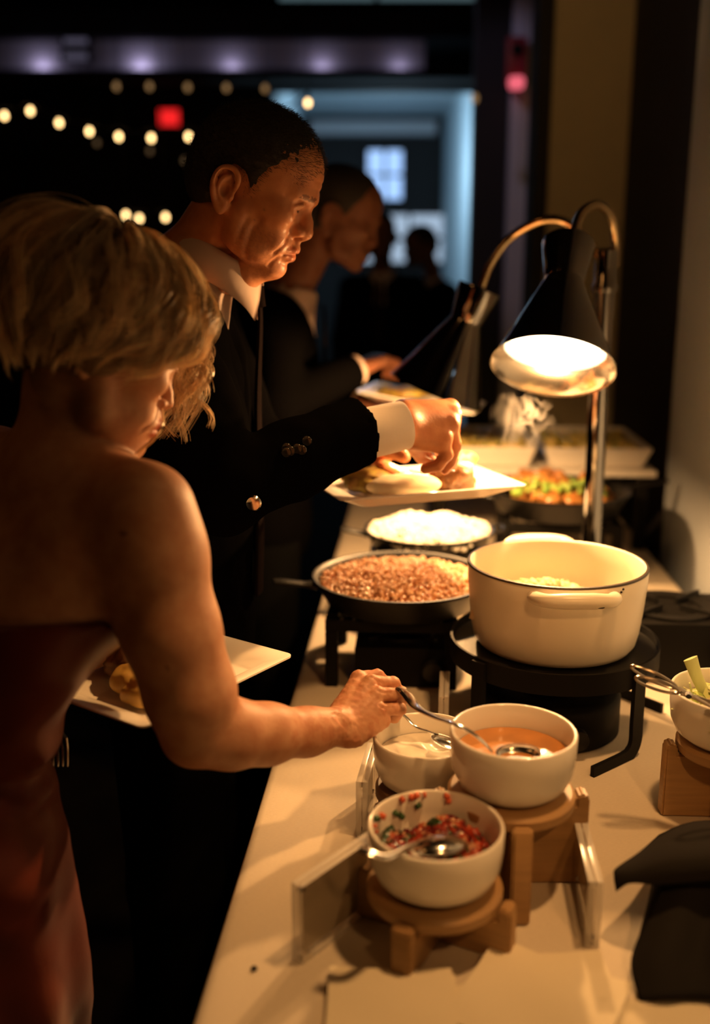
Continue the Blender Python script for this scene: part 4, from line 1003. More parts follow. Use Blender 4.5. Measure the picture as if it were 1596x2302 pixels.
# neck and head
HR=rotm(('z',22),('y',24),('x',-6)); HT=np.array(V(-.3189,1.165,1.3776)); HS=.95
F.frame(HR,HT,HS)
nbl=tuple(np.linalg.inv(HR)@((np.array(nb)-HT)/HS))
F.cone((-.012,0,-.02),nbl,.050,.050,.03); F.cone((.010,-.0,-.045),nbl,.042,.050,.03)
F.cone((-.0,-.045,-.02),tuple(np.array(nbl)+np.array([.03,0,0])),.013,.011,.02)      # neck muscle
F.chain([(.078,0,-.080),(.040,0,-.085)],[.014,.024],.02)
head_shape(F,False); ear_shape(F,-1,.78)
F.frame()
body_me=F.mesh('body'); carve(body_me,HR,HT,FACE_LINES[:1]+FACE_LINES[1:3]+FACE_LINES[4:5],HS)
# wrist creases and knuckle folds of the reaching hand
I3=np.eye(3)
pl=lambda L: [tuple(at(*p)) for p in L]
def carve_w(me,lines):
    P=coords(me); N=np.empty(len(P)*3,np.float32); me.vertices.foreach_get('normal',N); N=N.reshape(-1,3); D=np.zeros(len(P))
    for pts,w,d in lines:
        pp=np.array([list(v) for v in spline(pts,5)]); lo=pp.min(0)-.012; hi=pp.max(0)+.012
        idx=np.flatnonzero(((P>lo)&(P<hi)).all(1)); best=np.full(len(idx),1e9)
        for i in range(len(pp)-1):
            a_,b_=pp[i],pp[i+1]; ba=b_-a_; u=np.clip(((P[idx]-a_)@ba)/(ba@ba+1e-12),0,1); best=np.minimum(best,((P[idx]-a_-u[:,None]*ba)**2).sum(1))
        D[idx]=np.maximum(D[idx],d*np.exp(-best/w**2))
    set_coords(me,P-N*D[:,None])
def onskin(me,L):
    """the point of the mesh seen along the sight line nearest to each pixel-derived point"""
    P=coords(me); out=[]
    for p in L:
        q=np.array(at(*p)); out.append(tuple(P[np.argmin(((P-q)**2).sum(1))]))
    return out
cr=[]
for k in range(5):
    o=k*9.5
    cr.append((onskin(body_me,[(752+o*.75,1598-o*.95,1.165),(768+o*.8,1612-o*.8,1.16),(785+o*.8,1632-o*.6,1.155),(797+o*.6,1650-o*.4,1.155)]),.0018,.0013))
cr+= [(onskin(body_me,[(850,1545,1.215),(870,1552,1.215),(888,1556,1.215)]),.0016,.0022),(onskin(body_me,[(855,1582,1.20),(876,1580,1.20),(898,1576,1.20)]),.0016,.0024),(onskin(body_me,[(836,1520,1.24),(850,1530,1.24),(864,1534,1.24)]),.0014,.0018)]
carve_w(body_me,cr)
P=coords(body_me); n_=vnoise(P,70)-.5; hm=(P[:,0]>-.075)&(P[:,2]>.85)
N=np.empty(len(P)*3,np.float32); body_me.vertices.foreach_get('normal',N); N=N.reshape(-1,3)
set_coords(body_me,P+N*(np.where(hm&(P[:,0]>-.03),.0007,.0)*(vnoise(P,230,3)-.5)*2)[:,None]); P=coords(body_me)
Lh=((P-HT)@HR)/HS; tint=np.ones((len(P),3))
lip=(np.abs(Lh[:,2]+.048)<.0125)&(np.abs(Lh[:,1])<.024)&(Lh[:,0]>.098); tint[lip]=(.80,.42,.36)
for mp,mr in ((V(-.2498,0.98,1.2132),.0036),(V(-.2028,1.02,1.0659),.003),(V(-.2677,1.09,1.3551),.0)):
    q=np.array(mp); d=np.sqrt(((P-P[np.argmin(((P-q)**2).sum(1))])**2).sum(1)); tint[d<mr]=(.35,.25,.22)
kn=hm&(vnoise(P,120,5)>.60); tint[kn]*=(.92,.82,.78)
set_tint(body_me,tint)
attach(ob('body',body_me,M_skin),woman)
# dress: strapless, tight to the waist, then falling to the floor
DF=Field(axis(-.80,-.12,.0045),axis(.84,1.45,.0045),axis(.0,1.15,.0055)); F=DF
zt=1.094
F.ell(tuple(nb-fw*.005+V(0,0,-.115)),(.108,.155,.124),.03,rot=rotm(('z',50),('y',14)))
F.ell(tuple(nb+V(-.070,-.052,-.185)),(.094,.140,.125),.04,rot=rotm(('z',50),('y',10)))
F.ell(tuple(nb+V(-.120,-.055,-.31)),(.089,.119,.14),.05,rot=RB)
F.ell(tuple(nb+V(-.165,-.06,-.50)),(.116,.165,.16),.05,rot=RB)
for s in(-1,1): F.ell(tuple(nb+fw*.060+lf*s*.060+V(0,0,-.157)),(.058,.060,.060),.03,rot=RB)
hip=nb+V(-.165,-.06,-.55)
F.frame(RB,tuple(Vector((hip.x,hip.y,0))))
for z0,z1,r0,r1 in((.78,.62,.115,.118),(.62,.35,.118,.125),(.35,.03,.125,.150)):
    for s in(-1,1): F.cone((0,s*.050,z0),(0,s*.055,z1),r0,r1,.06)
F.frame()
# hollow bodice top and bottom cut
X,Y,Z=F.ax[0][:,None,None],F.ax[1][None,:,None],F.ax[2][None,None,:]
cut=(Z-zt-(.012*np.cos((X+.36)*18)-.0)+0*X+0*Y); F.D=np.maximum(F.D,cut.astype(np.float32)); F.D=np.maximum(F.D,(.02-Z+0*X+0*Y).astype(np.float32))
dme=F.mesh('dress'); P=coords(dme); N=np.empty(len(P)*3,np.float32); dme.vertices.foreach_get('normal',N); N=N.reshape(-1,3)
ang=np.arctan2(P[:,1]-hip.y,P[:,0]-hip.x)
fold=.0065*np.sin(P[:,2]*62+3.0*np.sin(ang*1.5+P[:,2]*9)+vnoise(P,14)*5)*np.clip(1-np.abs(P[:,2]-.90)/.15,0,1)+.010*np.sin(ang*11+2.5*vnoise(P,6))*np.clip((.86-P[:,2])/.4,0,1)+.006*(vnoise(P,24,2)-.5)*np.clip((1.02-P[:,2])/.1,0,1)
set_coords(dme,P+N*fold[:,None])
M_dress=mat('rust red satin',(.14,.018,.006),.42,0,.35,bump=.25,bscale=260,sheen=.2)
attach(ob('dress',dme,M_dress),woman)

# hair: a dense cap and thousands of fine wavy strands gathered in locks
M_hair=skin_mat('blond hair',(.88,.70,.44),.36,0.,200.,0.)
M_hair2=mat('dark blond roots',(.17,.10,.04),.6)
hw=lambda p: Vector(HR@(np.array(p)*HS)+HT)
HF=Field(axis(-.46,-.12,.004),axis(1.02,1.36,.004),axis(1.18,1.62,.004)); HF.frame(HR,HT,HS)
HF.ell((-.002,0,.070),(.112,.090,.096),.01); HF.ell((-.045,0,.020),(.068,.080,.055),.03)
for s in(-1,1): HF.ell((.000,s*.080,.030),(.046,.024,.052),.02)
HF.ell((.135,0,.02),(.075,.075,.078),.02,'s'); HF.ell((.07,0,-.075),(.10,.1,.055),.02,'s')
cap=ob('hair',HF.mesh('hair_cap'),M_hair2)
verts=[];faces=[];cnt_=[0]; hr=np.random.default_rng(5)
cols=[]; lockc=[1.]
def strand(pts,r0,tip=.35):
    pts=np.asarray(pts); m=len(pts); base=cnt_[0]; cnt_[0]+=3*m
    t_=np.gradient(pts,axis=0); t_/=np.linalg.norm(t_,axis=1)[:,None]+1e-9
    up=np.array([.31,.52,.79]); n1=np.cross(t_,up); n1/=np.linalg.norm(n1,axis=1)[:,None]+1e-9; n2=np.cross(t_,n1)
    r=r0*np.interp(np.linspace(0,1,m),[0,.1,.7,1],[.6,1,.9,tip])[:,None]
    ring=np.stack([pts+n1*r,pts-n1*r*.5+n2*r*.87,pts-n1*r*.5-n2*r*.87],1).reshape(-1,3); verts.append(ring); cols.append(np.full((3*m,3),lockc[0]*hr.uniform(.85,1.1)))
    i=np.arange(m-1)[:,None]*3; 
    for k in range(3):
        k2=(k+1)%3; faces.append(np.concatenate([i+k,i+k2,i+3+k2,i+3+k],1)+base)
def skull(az,pol,off):
    """point over the scalp: az from the front (+ left), pol from the crown, off metres above the scalp"""
    d=np.stack([np.sin(pol)*np.cos(az),np.sin(pol)*np.sin(az),np.cos(pol)],-1)
    rad=1/np.sqrt((d[...,0]/.102)**2+(d[...,1]/.079)**2+(d[...,2]/.088)**2)
    return np.array([-.002,0,.062])+d*(rad+off)[...,None]
NL=260; m=26; tt=np.linspace(0,1,m)
for L_ in range(NL):
    az0=hr.uniform(-PI,PI); side=1 if az0>0 else -1; aa=abs(az0)
    # front hair is swept back off the face
    a_end=max(aa,.95+.25*hr.uniform()) if aa<1.25 else aa
    pole=hr.uniform(.10,.75) if hr.uniform()<.8 else hr.uniform(.75,1.3)
    end=np.interp(a_end,[.9,1.3,1.7,2.4,PI],[1.95,2.12,2.24,2.36,2.40])+hr.uniform(-.16,.12)
    lockc[0]=hr.uniform(.40,1.45)
    thick=hr.uniform(.014,.046); ph=hr.uniform(0,2*PI); wav=hr.uniform(.06,.17); fr=hr.uniform(1.1,1.8)
    sweep=-.38*np.exp(-((a_end-1.45)/.6)**2)            # towards the cheek, then flicking back
    for k in range(30):
        j=hr.normal(0,1,3); j=np.clip(j,-2,2)
        pol=pole+(end-pole+j[0]*.05)*tt
        az=az0/abs(az0)*(aa+(a_end-aa)*np.clip(tt*1.6,0,1)+sweep*np.sin(tt*PI)*1.0+sweep*.2*tt+.22*np.clip(tt-.72,0,1)**1.3*2)+wav*np.sin(tt*fr*2*PI+ph)*tt+j[1]*.050*(.4+.6*np.sin(tt*PI))
        off=.006+(thick+j[2]*.0035)*np.sin(np.clip(tt*1.12,0,1)*PI*.86)**.8+.009*np.sin(tt*fr*2*PI+ph+1.)*tt+.010*np.clip(tt-.8,0,1)*0
        p=skull(az,pol,np.maximum(off,.003)); strand((HR@(p.T*HS)).T+HT,.00042)
# looser outer waves with flicked ends, and single flyaway hairs
for L_ in range(95):
    az0=hr.uniform(-2.7,-.55) if L_%4 else hr.uniform(.5,2.4); sg=np.sign(az0); aa=abs(az0); lockc[0]=hr.uniform(.7,1.7)
    pole=hr.uniform(.35,1.1); end=np.interp(aa,[.5,1.0,1.5,2.2,2.8],[1.80,2.02,2.22,2.36,2.45])+hr.uniform(-.18,.12)
    thick=hr.uniform(.026,.044); ph=hr.uniform(0,2*PI); wav=hr.uniform(.16,.34); fr=hr.uniform(.9,1.4); sweep=-.45*np.exp(-((aa-1.4)/.6)**2); flick=hr.uniform(-.006,.022)
    for k in range(16):
        j=np.clip(hr.normal(0,1,3),-2,2)
        pol=pole+(end-pole+j[0]*.04)*tt
        az=sg*(aa+sweep*np.sin(tt*PI)+.30*np.clip(tt-.7,0,1)*1.6)+wav*np.sin(tt*fr*2*PI+ph)*tt*(1.2-.5*tt)+j[1]*.030*(.3+np.sin(tt*PI))
        off=.010+(thick+j[2]*.002)*np.sin(np.clip(tt*1.1,0,1)*PI*.80)**.7+.008*np.sin(tt*fr*2*PI+ph+1.3)*tt+flick*np.clip(tt-.72,0,1)*3
        p=skull(az,pol,np.maximum(off,.004)); strand((HR@(p.T*HS)).T+HT,.00042)
for L_ in range(260):
    az0=hr.uniform(-PI,PI)
    if abs(az0)<.9: continue
    lockc[0]=hr.uniform(.8,1.5); pole=hr.uniform(.1,1.2); ph=hr.uniform(0,6.28); end=2.1+hr.uniform(-.2,.3); th_=hr.uniform(.030,.056)
    p=skull(az0+.18*np.sin(tt*7+ph)*tt,pole+(end-pole)*tt,.012+th_*np.sin(tt*PI*.85)**.8); strand((HR@(p.T*HS)).T+HT,.00025)
# loose ringlets hanging from the far temple past the face
for L_ in range(60):
    st=np.array(hw((hr.uniform(.050,.125),hr.uniform(.035,.095),hr.uniform(.035,.100)))); ln=hr.uniform(.045,.115); ph=hr.uniform(0,6.28); amp=hr.uniform(.008,.022); fr=hr.uniform(1.0,2.0)
    lockc[0]=hr.uniform(.7,1.3)
    dx=hr.uniform(.005,.040); dy=hr.uniform(-.005,.03)
    for k in range(14):
        j=np.clip(hr.normal(0,1,3),-2,2)*.0022
        z=-ln*tt**1.2; arc=np.sin(tt*PI*.75)
        x=dx*arc+amp*np.sin(tt*fr*6.28+ph)*tt; y=dy*arc+amp*np.cos(tt*fr*6.28+ph)*tt
        p=st[None,:]+np.stack([x,y,z+.018*np.sin(tt*PI)],1)+j[None,:]*(.5+tt[:,None]); strand(p,.00045)
# single lock falling in front of the mouth
for k in range(14):
    j=np.clip(hr.normal(0,1,3),-2,2)*.0016
    q=np.array([list(v) for v in spline([V(-.2341,1.2,1.3221),V(-.2272,1.17,1.3021),V(-.2355,1.16,1.2851),V(-.2497,1.15,1.2735),V(-.2584,1.145,1.2649)],5)]); strand(q+j[None,:]*np.linspace(.4,1.3,len(q))[:,None],.00045)
vv=np.concatenate(verts); ff=np.concatenate(faces)
hme_=fast_mesh('hair_strands',vv,ff); set_tint(hme_,np.concatenate(cols)); hs=ob('hair_strands',hme_,M_hair); hs['kind']='stuff'
attach(cap,woman); hs.parent=cap; hs.location=(0,0,0)
# ---------------------------------------------------------------- the man in the dark suit
M_skinm=skin_mat('tanned skin',(.62,.27,.13),.42,.20,240.)
M_suit=mat('black wool suit',(.0022,.0020,.0022),.9,0,.02,bump=.35,bscale=420,ior=1.05)
M_shirt=mat('pale pink check shirt',(.62,.48,.42),.8,0,.2)
M_tie=mat('dark silk tie',(.010,.007,.007),.8,0,.02,bump=.2,bscale=300,ior=1.03)
M_trouser=mat('black trousers',(.003,.003,.003),.9,0,.03)
M_shoe=mat('black leather',(.012,.010,.010),.3)
M_manhair=mat('short dark grey hair',(.045,.038,.032),.7,noise=.5,nscale=300,col2=(.015,.012,.010),bump=.6,bscale=500)
def check_shirt():
    t=NT('fine check shirt'); p=t.p; p.inputs['Roughness'].default_value=.8; p.inputs['Specular IOR Level'].default_value=.2
    tc=t.new('ShaderNodeTexCoord'); ck=t.new('ShaderNodeTexBrick')
    ck.inputs['Scale'].default_value=1.; ck.inputs['Color1'].default_value=(.62,.50,.46,1); ck.inputs['Color2'].default_value=(.62,.50,.46,1); ck.inputs['Mortar'].default_value=(.80,.72,.66,1)
    ck.offset=0.; ck.inputs['Mortar Size'].default_value=.0008; ck.inputs['Brick Width'].default_value=.0022; ck.inputs['Row Height'].default_value=.0022; ck.inputs['Mortar Smooth'].default_value=.3
    mp=t.new('ShaderNodeMapping'); mp.inputs['Rotation'].default_value=(PI/2,0,0); t.L(tc.outputs['Object'],mp.inputs[0]); t.L(mp.outputs[0],ck.inputs['Vector']); t.L(ck.outputs[0],p.inputs['Base Color']); return t.m
M_check=check_shirt()
man=thing('person','older man in a black suit and tie bending over a plate of food','person',(-.27,1.63,0))
YAW=-5
HRm=rotm(('z',YAW),('y',22)); HTm=np.array(V(-.1774,1.5,1.5853))+np.array([0,.076,0]); HSm=.945
F=Field(axis(-.40,.17,.0065,[(-.25,.03,.0019),(.06,.16,.0019)]),axis(1.32,1.95,.0065,[(1.44,1.71,.0022)]),axis(1.00,1.74,.0065,[(1.125,1.265,.0019),(1.42,1.72,.0022)]))
cb=Vector((-.272,1.612,1.475))                                       # base of the neck
F.ell((-.29,1.62,1.27),(.10,.165,.20),.03)
mshr=Vector((-.280,1.445,1.425)); mshl=Vector((-.280,1.80,1.425))
F.cone(tuple(cb),tuple(mshr),.05,.055,.04); F.cone(tuple(cb),tuple(mshl),.05,.055,.04)
mel=Vector((-.190,1.405,1.170)); mwr=V(0.073,1.547,1.248)
F.chain([tuple(mshr),tuple(mel)],[.05,.042],.02); F.chain([tuple(mel),tuple(mwr)],[.042,.0285],.02)
# left arm reaching under the far edge of the plate
lel2=Vector((-.18,1.80,1.14)); lwr2=Vector((-.02,1.790,1.180))
F.chain([tuple(mshl),tuple(lel2)],[.05,.042],.02); F.chain([tuple(lel2),tuple(lwr2)],[.042,.030],.02)
P=lambda x,y,Y: tuple(at(x,y,Y))
F.cone(tuple(lwr2),(.055,1.780,1.166),.028,.022,.02)
for k in range(4): F.chain([(.040+.004*k,1.800-.022*k,1.138),(.080+.004*k,1.790-.022*k,1.120),(.115,1.780-.022*k,1.120)],[.012,.0105,.0085],.008)
F.chain([(.035,1.745,1.178),(.062,1.710,1.176),(.085,1.690,1.168)],[.0150,.0125,.0105],.010)              # thumb on the plate
PN=lambda x,y,Y: tuple(at(x,y,Y-.085))
# right hand, seen from its outer side, pinching a fork over the plate
mc=[(0.1563,1.63,1.2596),(0.1585,1.605,1.2505),(0.1524,1.583,1.2392),(0.1398,1.565,1.2205)]
w=[(0.0754,1.57,1.2602),(0.0771,1.56,1.2496),(0.0768,1.551,1.2404),(0.0767,1.547,1.2283)]
for a_,b_,ra,rb in zip(w,mc,(.021,.022,.022,.020),(.0150,.0150,.0145,.0135)): F.cone(a_,b_,ra,rb,.016)
F.cone((0.0894,1.56,1.2213),(0.1327,1.57,1.209),.018,.014,.014)
F.cone((0.0941,1.585,1.2425),(0.1466,1.615,1.2418),.024,.018,.016)
for p in mc: F.ell(p,(.0135,)*3,.008)
pip=[(0.1694,1.65,1.222),(0.1681,1.62,1.2117),(0.1615,1.595,1.2033),(0.1459,1.571,1.193)]
dip=[(0.1605,1.66,1.194),(0.1651,1.627,1.1831),(0.1556,1.603,1.1755),(0.1337,1.575,1.1749)]
tip=[(0.1392,1.645,1.1875),(0.1603,1.627,1.1651),(0.1474,1.605,1.1626),(0.1132,1.577,1.1687)]
rr=[(.0125,.0115,.0105,.009),(.0127,.0118,.0105,.009),(.0122,.0115,.0102,.0088),(.0112,.0105,.0096,.0085)]
for a_,b_,c_,d_,r in zip(mc,pip,dip,tip,rr):
    F.chain([a_,b_],[r[0],r[1]],.004); F.chain([b_,c_,d_],[r[1],r[2],r[3]],.003); F.ell(b_,(r[1]*1.05,)*3,.003)
F.chain([(0.0878,1.595,1.2157),(0.1026,1.62,1.1947),(0.1123,1.63,1.1811),(0.1254,1.627,1.1741)],[.018,.0135,.0125,.0100],.008)   # thumb
# the head
F.frame(HRm,HTm,HSm)
nbl=np.linalg.inv(HRm)@((np.array(cb)-HTm)/HSm)
F.cone((-.012,0,-.025),tuple(nbl),.052,.050,.03); F.chain([(.080,0,-.086),(.060,0,-.094),(.040,0,-.112),tuple(nbl+np.array([.03,0,.02]))],[.014,.024,.030,.034],.018)
F.cone((-.002,-.052,-.03),tuple(nbl+np.array([.04,-.005,.0])),.012,.012,.02)
head_shape(F,True); ear_shape(F,-1,.90); ear_shape(F,1,.90)
F.frame()
me=F.mesh('body'); carve(me,HRm,HTm,FACE_LINES+MALE_LINES,HSm)
Pm=coords(me); Lh=((Pm-HTm)@HRm)/HSm; tint=np.ones((len(Pm),3))
lip=(np.abs(Lh[:,2]+.048)<.0115)&(np.abs(Lh[:,1])<.022)&(Lh[:,0]>.100); tint[lip]=(.88,.66,.62)
br=(np.abs(Lh[:,2]-.0415-.10*(.030-np.abs(Lh[:,1]))*.3)<.0045)&(np.abs(np.abs(Lh[:,1])-.032)<.019)&(Lh[:,0]>.085)&(vnoise(Lh,260)>.42); tint[br]=(.35,.30,.28)
for s in(-1,1):
    ey=np.sqrt(((Lh-np.array([.1065,s*.029,.0172]))**2/np.array([.008,.010,.0024])**2).sum(1))<1; tint[ey]=(.10,.08,.07)
stub=(Lh[:,2]<-.028)&(Lh[:,2]>-.1)&(Lh[:,0]>.03)&~lip&(vnoise(Lh,420)>.55); tint[stub]*=(.86,.86,.88)
for q,r in(((.060,-.058,.002),.0035),((.048,-.062,-.020),.003)):
    d=((Lh-np.array(q))**2).sum(1); i_=np.argmin(d); k_=np.exp(-((Lh-Lh[i_])**2).sum(1)/(r*.55)**2)[:,None]; tint=tint*(1-.45*k_)
hairm=(Pm[:,0]<.16)&(Pm[:,0]>.06)&(Pm[:,2]<1.30)
set_tint(me,tint); attach(ob('body',me,M_skinm),man)
# short hair
HF=Field(axis(-.36,.03,.0028),axis(1.44,1.70,.0028),axis(1.46,1.75,.0028)); HF.frame(HRm,HTm,HSm)
HF.ell((.0125,0,.064),(.1045,.0815,.0890),.01); HF.ell((-.035,0,.020),(.056,.071,.062),.03)
HF.ell((.128,0,.030),(.038,.100,.062),.012,'s')
for s in(-1,1):
    HF.ell((.075,s*.085,.012),(.040,.040,.062),.012,'s'); HF.ell((-.004,s*.085,.000),(.036,.030,.050),.008,'s')
HF.ell((.05,0,-.07),(.12,.12,.07),.012,'s')
hme=HF.mesh('hair'); Ph=coords(hme); N=np.empty(len(Ph)*3,np.float32); hme.vertices.foreach_get('normal',N); N=N.reshape(-1,3)
set_coords(hme,Ph+N*(.0012*(vnoise(Ph,260)-.5)*2+.0008*(vnoise(Ph,120,4)-.5)*2)[:,None])
hair_o=attach(ob('hair',hme,M_manhair),man)
# short bristles
verts.clear(); faces.clear(); cols.clear(); cnt_[0]=0
idx=np.flatnonzero(((Ph-HTm)@HRm)[:,2]>.0); sel=rng.choice(idx,min(9000,len(idx)),replace=False)
fwd=HRm@np.array([1.,0,-.1])
for i in sel:
    d=N[i]*.6+fwd*.75*(.4+rng.uniform())+rng.normal(0,.18,3); d/=np.linalg.norm(d); L_=rng.uniform(.006,.012)
    strand(np.stack([Ph[i],Ph[i]+d*L_*.5,Ph[i]+(d-N[i]*.15)*L_]),.00028,.3)
s_=ob('hair_bristles',fast_mesh('hair_bristles',np.concatenate(verts),np.concatenate(faces)),M_manhair); s_['kind']='stuff'; s_.parent=hair_o
# suit jacket
JF=Field(axis(-.50,.06,.005),axis(1.33,1.95,.005),axis(.72,1.56,.005)); F=JF
F.ell((-.300,1.62,1.29),(.128,.185,.20),.03); F.ell((-.300,1.62,1.08),(.135,.175,.22),.05); F.ell((-.300,1.62,.88),(.130,.178,.17),.05)
F.cone((-.300,1.612,1.470),(-.285,1.455,1.418),.050,.068,.04); F.cone((-.300,1.612,1.470),(-.285,1.79,1.418),.050,.068,.04)
cuff=V(0.0096,1.52,1.2415)
F.chain([(-.282,1.440,1.415),(-.235,1.420,1.29),tuple(mel)],[.068,.064,.060],.03); F.chain([tuple(mel),tuple((Vector(mel)+cuff)/2),tuple(cuff)],[.060,.058,.0530],.02)
F.chain([(-.282,1.80,1.415),tuple(lel2)],[.068,.060],.03); F.chain([tuple(lel2),(-.055,1.792,1.175)],[.058,.048],.02)
# hollows: front opening, cuffs
fc=(Vector(cuff)-Vector(mel)).normalized()
X,Y,Z=F.ax[0][:,None,None],F.ax[1][None,:,None],F.ax[2][None,None,:]
pl_=((X-cuff.x)*fc.x+(Y-cuff.y)*fc.y+(Z-cuff.z)*(fc.z-.10)).astype(np.float32); nearc=((X-cuff.x)**2+(Y-cuff.y)**2+(Z-cuff.z)**2)<.16**2
F.D=np.where(nearc&(X>-.12),np.maximum(F.D,pl_),F.D)
F.chain([tuple(cuff-fc*.05),tuple(cuff+fc*.03)],[.0455,.0455],.003,'s')
F.chain([(-.085,1.794,1.170),(.0,1.790,1.180)],[.042,.042],.003,'s')
F.cone((-.29,1.612,1.42),(-.225,1.612,1.56),.060,.078,.01,'s')                # neck opening
F.chain([(-.17,1.615,1.42),(-.165,1.62,1.22),(-.165,1.62,1.05)],[.048,.024,.004],.01,'s')   # V of the front
F.D=np.maximum(F.D,(.735-Z+0*X+0*Y).astype(np.float32))
jme=F.mesh('suit_jacket'); Pj=coords(jme); N=np.empty(len(Pj)*3,np.float32); jme.vertices.foreach_get('normal',N); N=N.reshape(-1,3)
set_coords(jme,Pj+N*(.006*(vnoise(Pj,16)-.5)+.004*(vnoise(Pj,38,3)-.5))[:,None])
jk=attach(ob('suit_jacket',jme,M_suit),man)
# collar and lapels lie on the jacket
def ribbon(name,L_,R_,th,m,parent,label=None):
    """strip between two polylines, with thickness"""
    A=spline(L_,6);B=spline(R_,6); vs=[];fs=[]; n=len(A); off=None
    for lay in(0,1):
        for p,q in zip(A,B):
            nn=(q-p).cross(A[min(1,n-1)]-A[0]); nn=nn.normalized()*th*(1 if lay else 0)
            for k in range(5): vs.append(p.lerp(q,k/4)+nn*(1+.8*math.sin(k/4*PI)))
    for lay in(0,1):
        o=lay*n*5
        for i in range(n-1):
            for k in range(4):
                f=(o+i*5+k,o+i*5+k+1,o+(i+1)*5+k+1,o+(i+1)*5+k); fs.append(f if lay else f[::-1])
    o=n*5
    for i in range(n-1): fs.append((i*5,(i+1)*5,o+(i+1)*5,o+i*5)); fs.append((i*5+4,o+i*5+4,o+(i+1)*5+4,(i+1)*5+4))
    for e in(0,(n-1)*5):
        for k in range(4): fs.append((e+k,e+k+1,o+e+k+1,o+e+k))
    bm=bmesh.new(); bm.from_mesh(mesh_from('r',vs,fs)); bmesh.ops.recalc_face_normals(bm,faces=bm.faces); x=MB().bm(bm).build(name,m,None)
    attach(x,man) if parent is man else None
    if label: x['label']=label
    return x
for s,y0 in((1,1.62),(-1,1.62)):
    f_=lambda d,z,x: V(x,1.62-s*d,z)
    ribbon('lapel',[f_(.068,1.50,-.270),f_(.062,1.43,-.215),f_(.045,1.25,-.172),f_(.012,1.08,-.160)],[f_(.098,1.475,-.285),f_(.112,1.40,-.225),f_(.105,1.27,-.186),f_(.030,1.07,-.161)],.004,M_suit,man)
# shirt: chest, collar, cuffs
SF=Field(axis(-.42,-.12,.004),axis(1.46,1.78,.004),axis(1.0,1.56,.004)); F=SF
F.ell((-.300,1.62,1.22),(.106,.150,.22),.03); F.cone((-.29,1.615,1.38),(-.265,1.612,1.46),.085,.074,.03)
F.D=np.maximum(F.D,(F.ax[2][None,None,:]-1.47+0*F.ax[0][:,None,None]).astype(np.float32)); F.cone((-.275,1.612,1.42),(-.24,1.612,1.56),.062,.068,.004,'s')
attach(ob('shirt',F.mesh('shirt'),M_shirt),man)
nc=Vector((-.285,1.615,1.425))
CM=Matrix.Translation((-.216,1.606,1.494))@Matrix.Rotation(math.radians(30),4,'Y')
def collar():
    """turned down shirt collar round the neck: rises at the back, points at the front"""
    vs=[];fs=[];n=40
    for lay in(0,1):
        for i in range(n+1):
            a_=math.radians(14+(360-28)*i/n); cx,sy=math.cos(a_),math.sin(a_)
            bk=(1-cx)/2                               # 0 front .. 1 back
            topz=.018+.004*bk; botz=-.030+.004*bk-.022*max(0,cx)**4
            rt=.064; rb=.080
            for k in range(4):
                q=k/3; r=rt+(rb-rt)*q; z=topz+(botz-topz)*q+(.010*math.sin(q*PI) if k else 0)
                vs.append(CM@V(cx*(r*1.10+lay*.0022)+.010*(1-bk)*q,sy*(r+lay*.0022),z))
    o=(n+1)*4
    for lay in(0,1):
        for i in range(n):
            for k in range(3):
                f=(lay*o+i*4+k,lay*o+(i+1)*4+k,lay*o+(i+1)*4+k+1,lay*o+i*4+k+1); fs.append(f if lay==0 else f[::-1])
    for i in range(n): fs.append((i*4,o+i*4,o+(i+1)*4,(i+1)*4)); fs.append((i*4+3,(i+1)*4+3,o+(i+1)*4+3,o+i*4+3))
    for e in(0,n*4):
        for k in range(3): fs.append((e+k,e+k+1,o+e+k+1,o+e+k))
    return mesh_from('shirt_collar',vs,fs)
attach(ob('shirt_collar',collar(),M_shirt),man)
# knotted tie
b=MB(); q=spline([V(-.158,1.606,1.440),V(-.150,1.608,1.415),V(-.158,1.615,1.27),V(-.160,1.62,1.08),V(-.165,1.62,.95)],8)
b.tube(q,lerpl([.014,.016,.026,.034,.036],len(q)),10,flat=.22,up=(1,0,.2)); attach(b.build('tie',M_tie),man)
b=MB(); b.lathe([(0,-.018),(.011,-.017),(.014,-.005),(.019,.012),(.015,.018),(0,.020)],16); x=b.build('tie_knot',M_tie,None,loc=(-.157,1.606,1.437),rot=(0,-.35,0)); attach(x,man)
def cuff_mesh(a_,b_,ra,rb,th=.003,sq=1.,n=44):
    a_=Vector(a_);b_=Vector(b_); z=(b_-a_).normalized(); x=z.cross(V(0,0,1)).normalized(); y=z.cross(x); L_=(b_-a_).length
    M=Matrix((x,y,z)).transposed().to_4x4(); M.translation=a_
    return MB().lathe([(ra,0),(rb,L_),(rb-.0006,L_+.0015),(rb-th,L_),(ra-th,0)],n,M=M,close=True)
c0=cuff-fc*.045; c1=V(0.075,1.543,1.2443)
attach(cuff_mesh(c0,c1,.0405,.0385).build('shirt_cuff',M_check,None,sharp=60),man)
attach(cuff_mesh((-.082,1.794,1.170),(-.035,1.791,1.178),.040,.039).build('shirt_cuff',M_check,None,sharp=60),man)
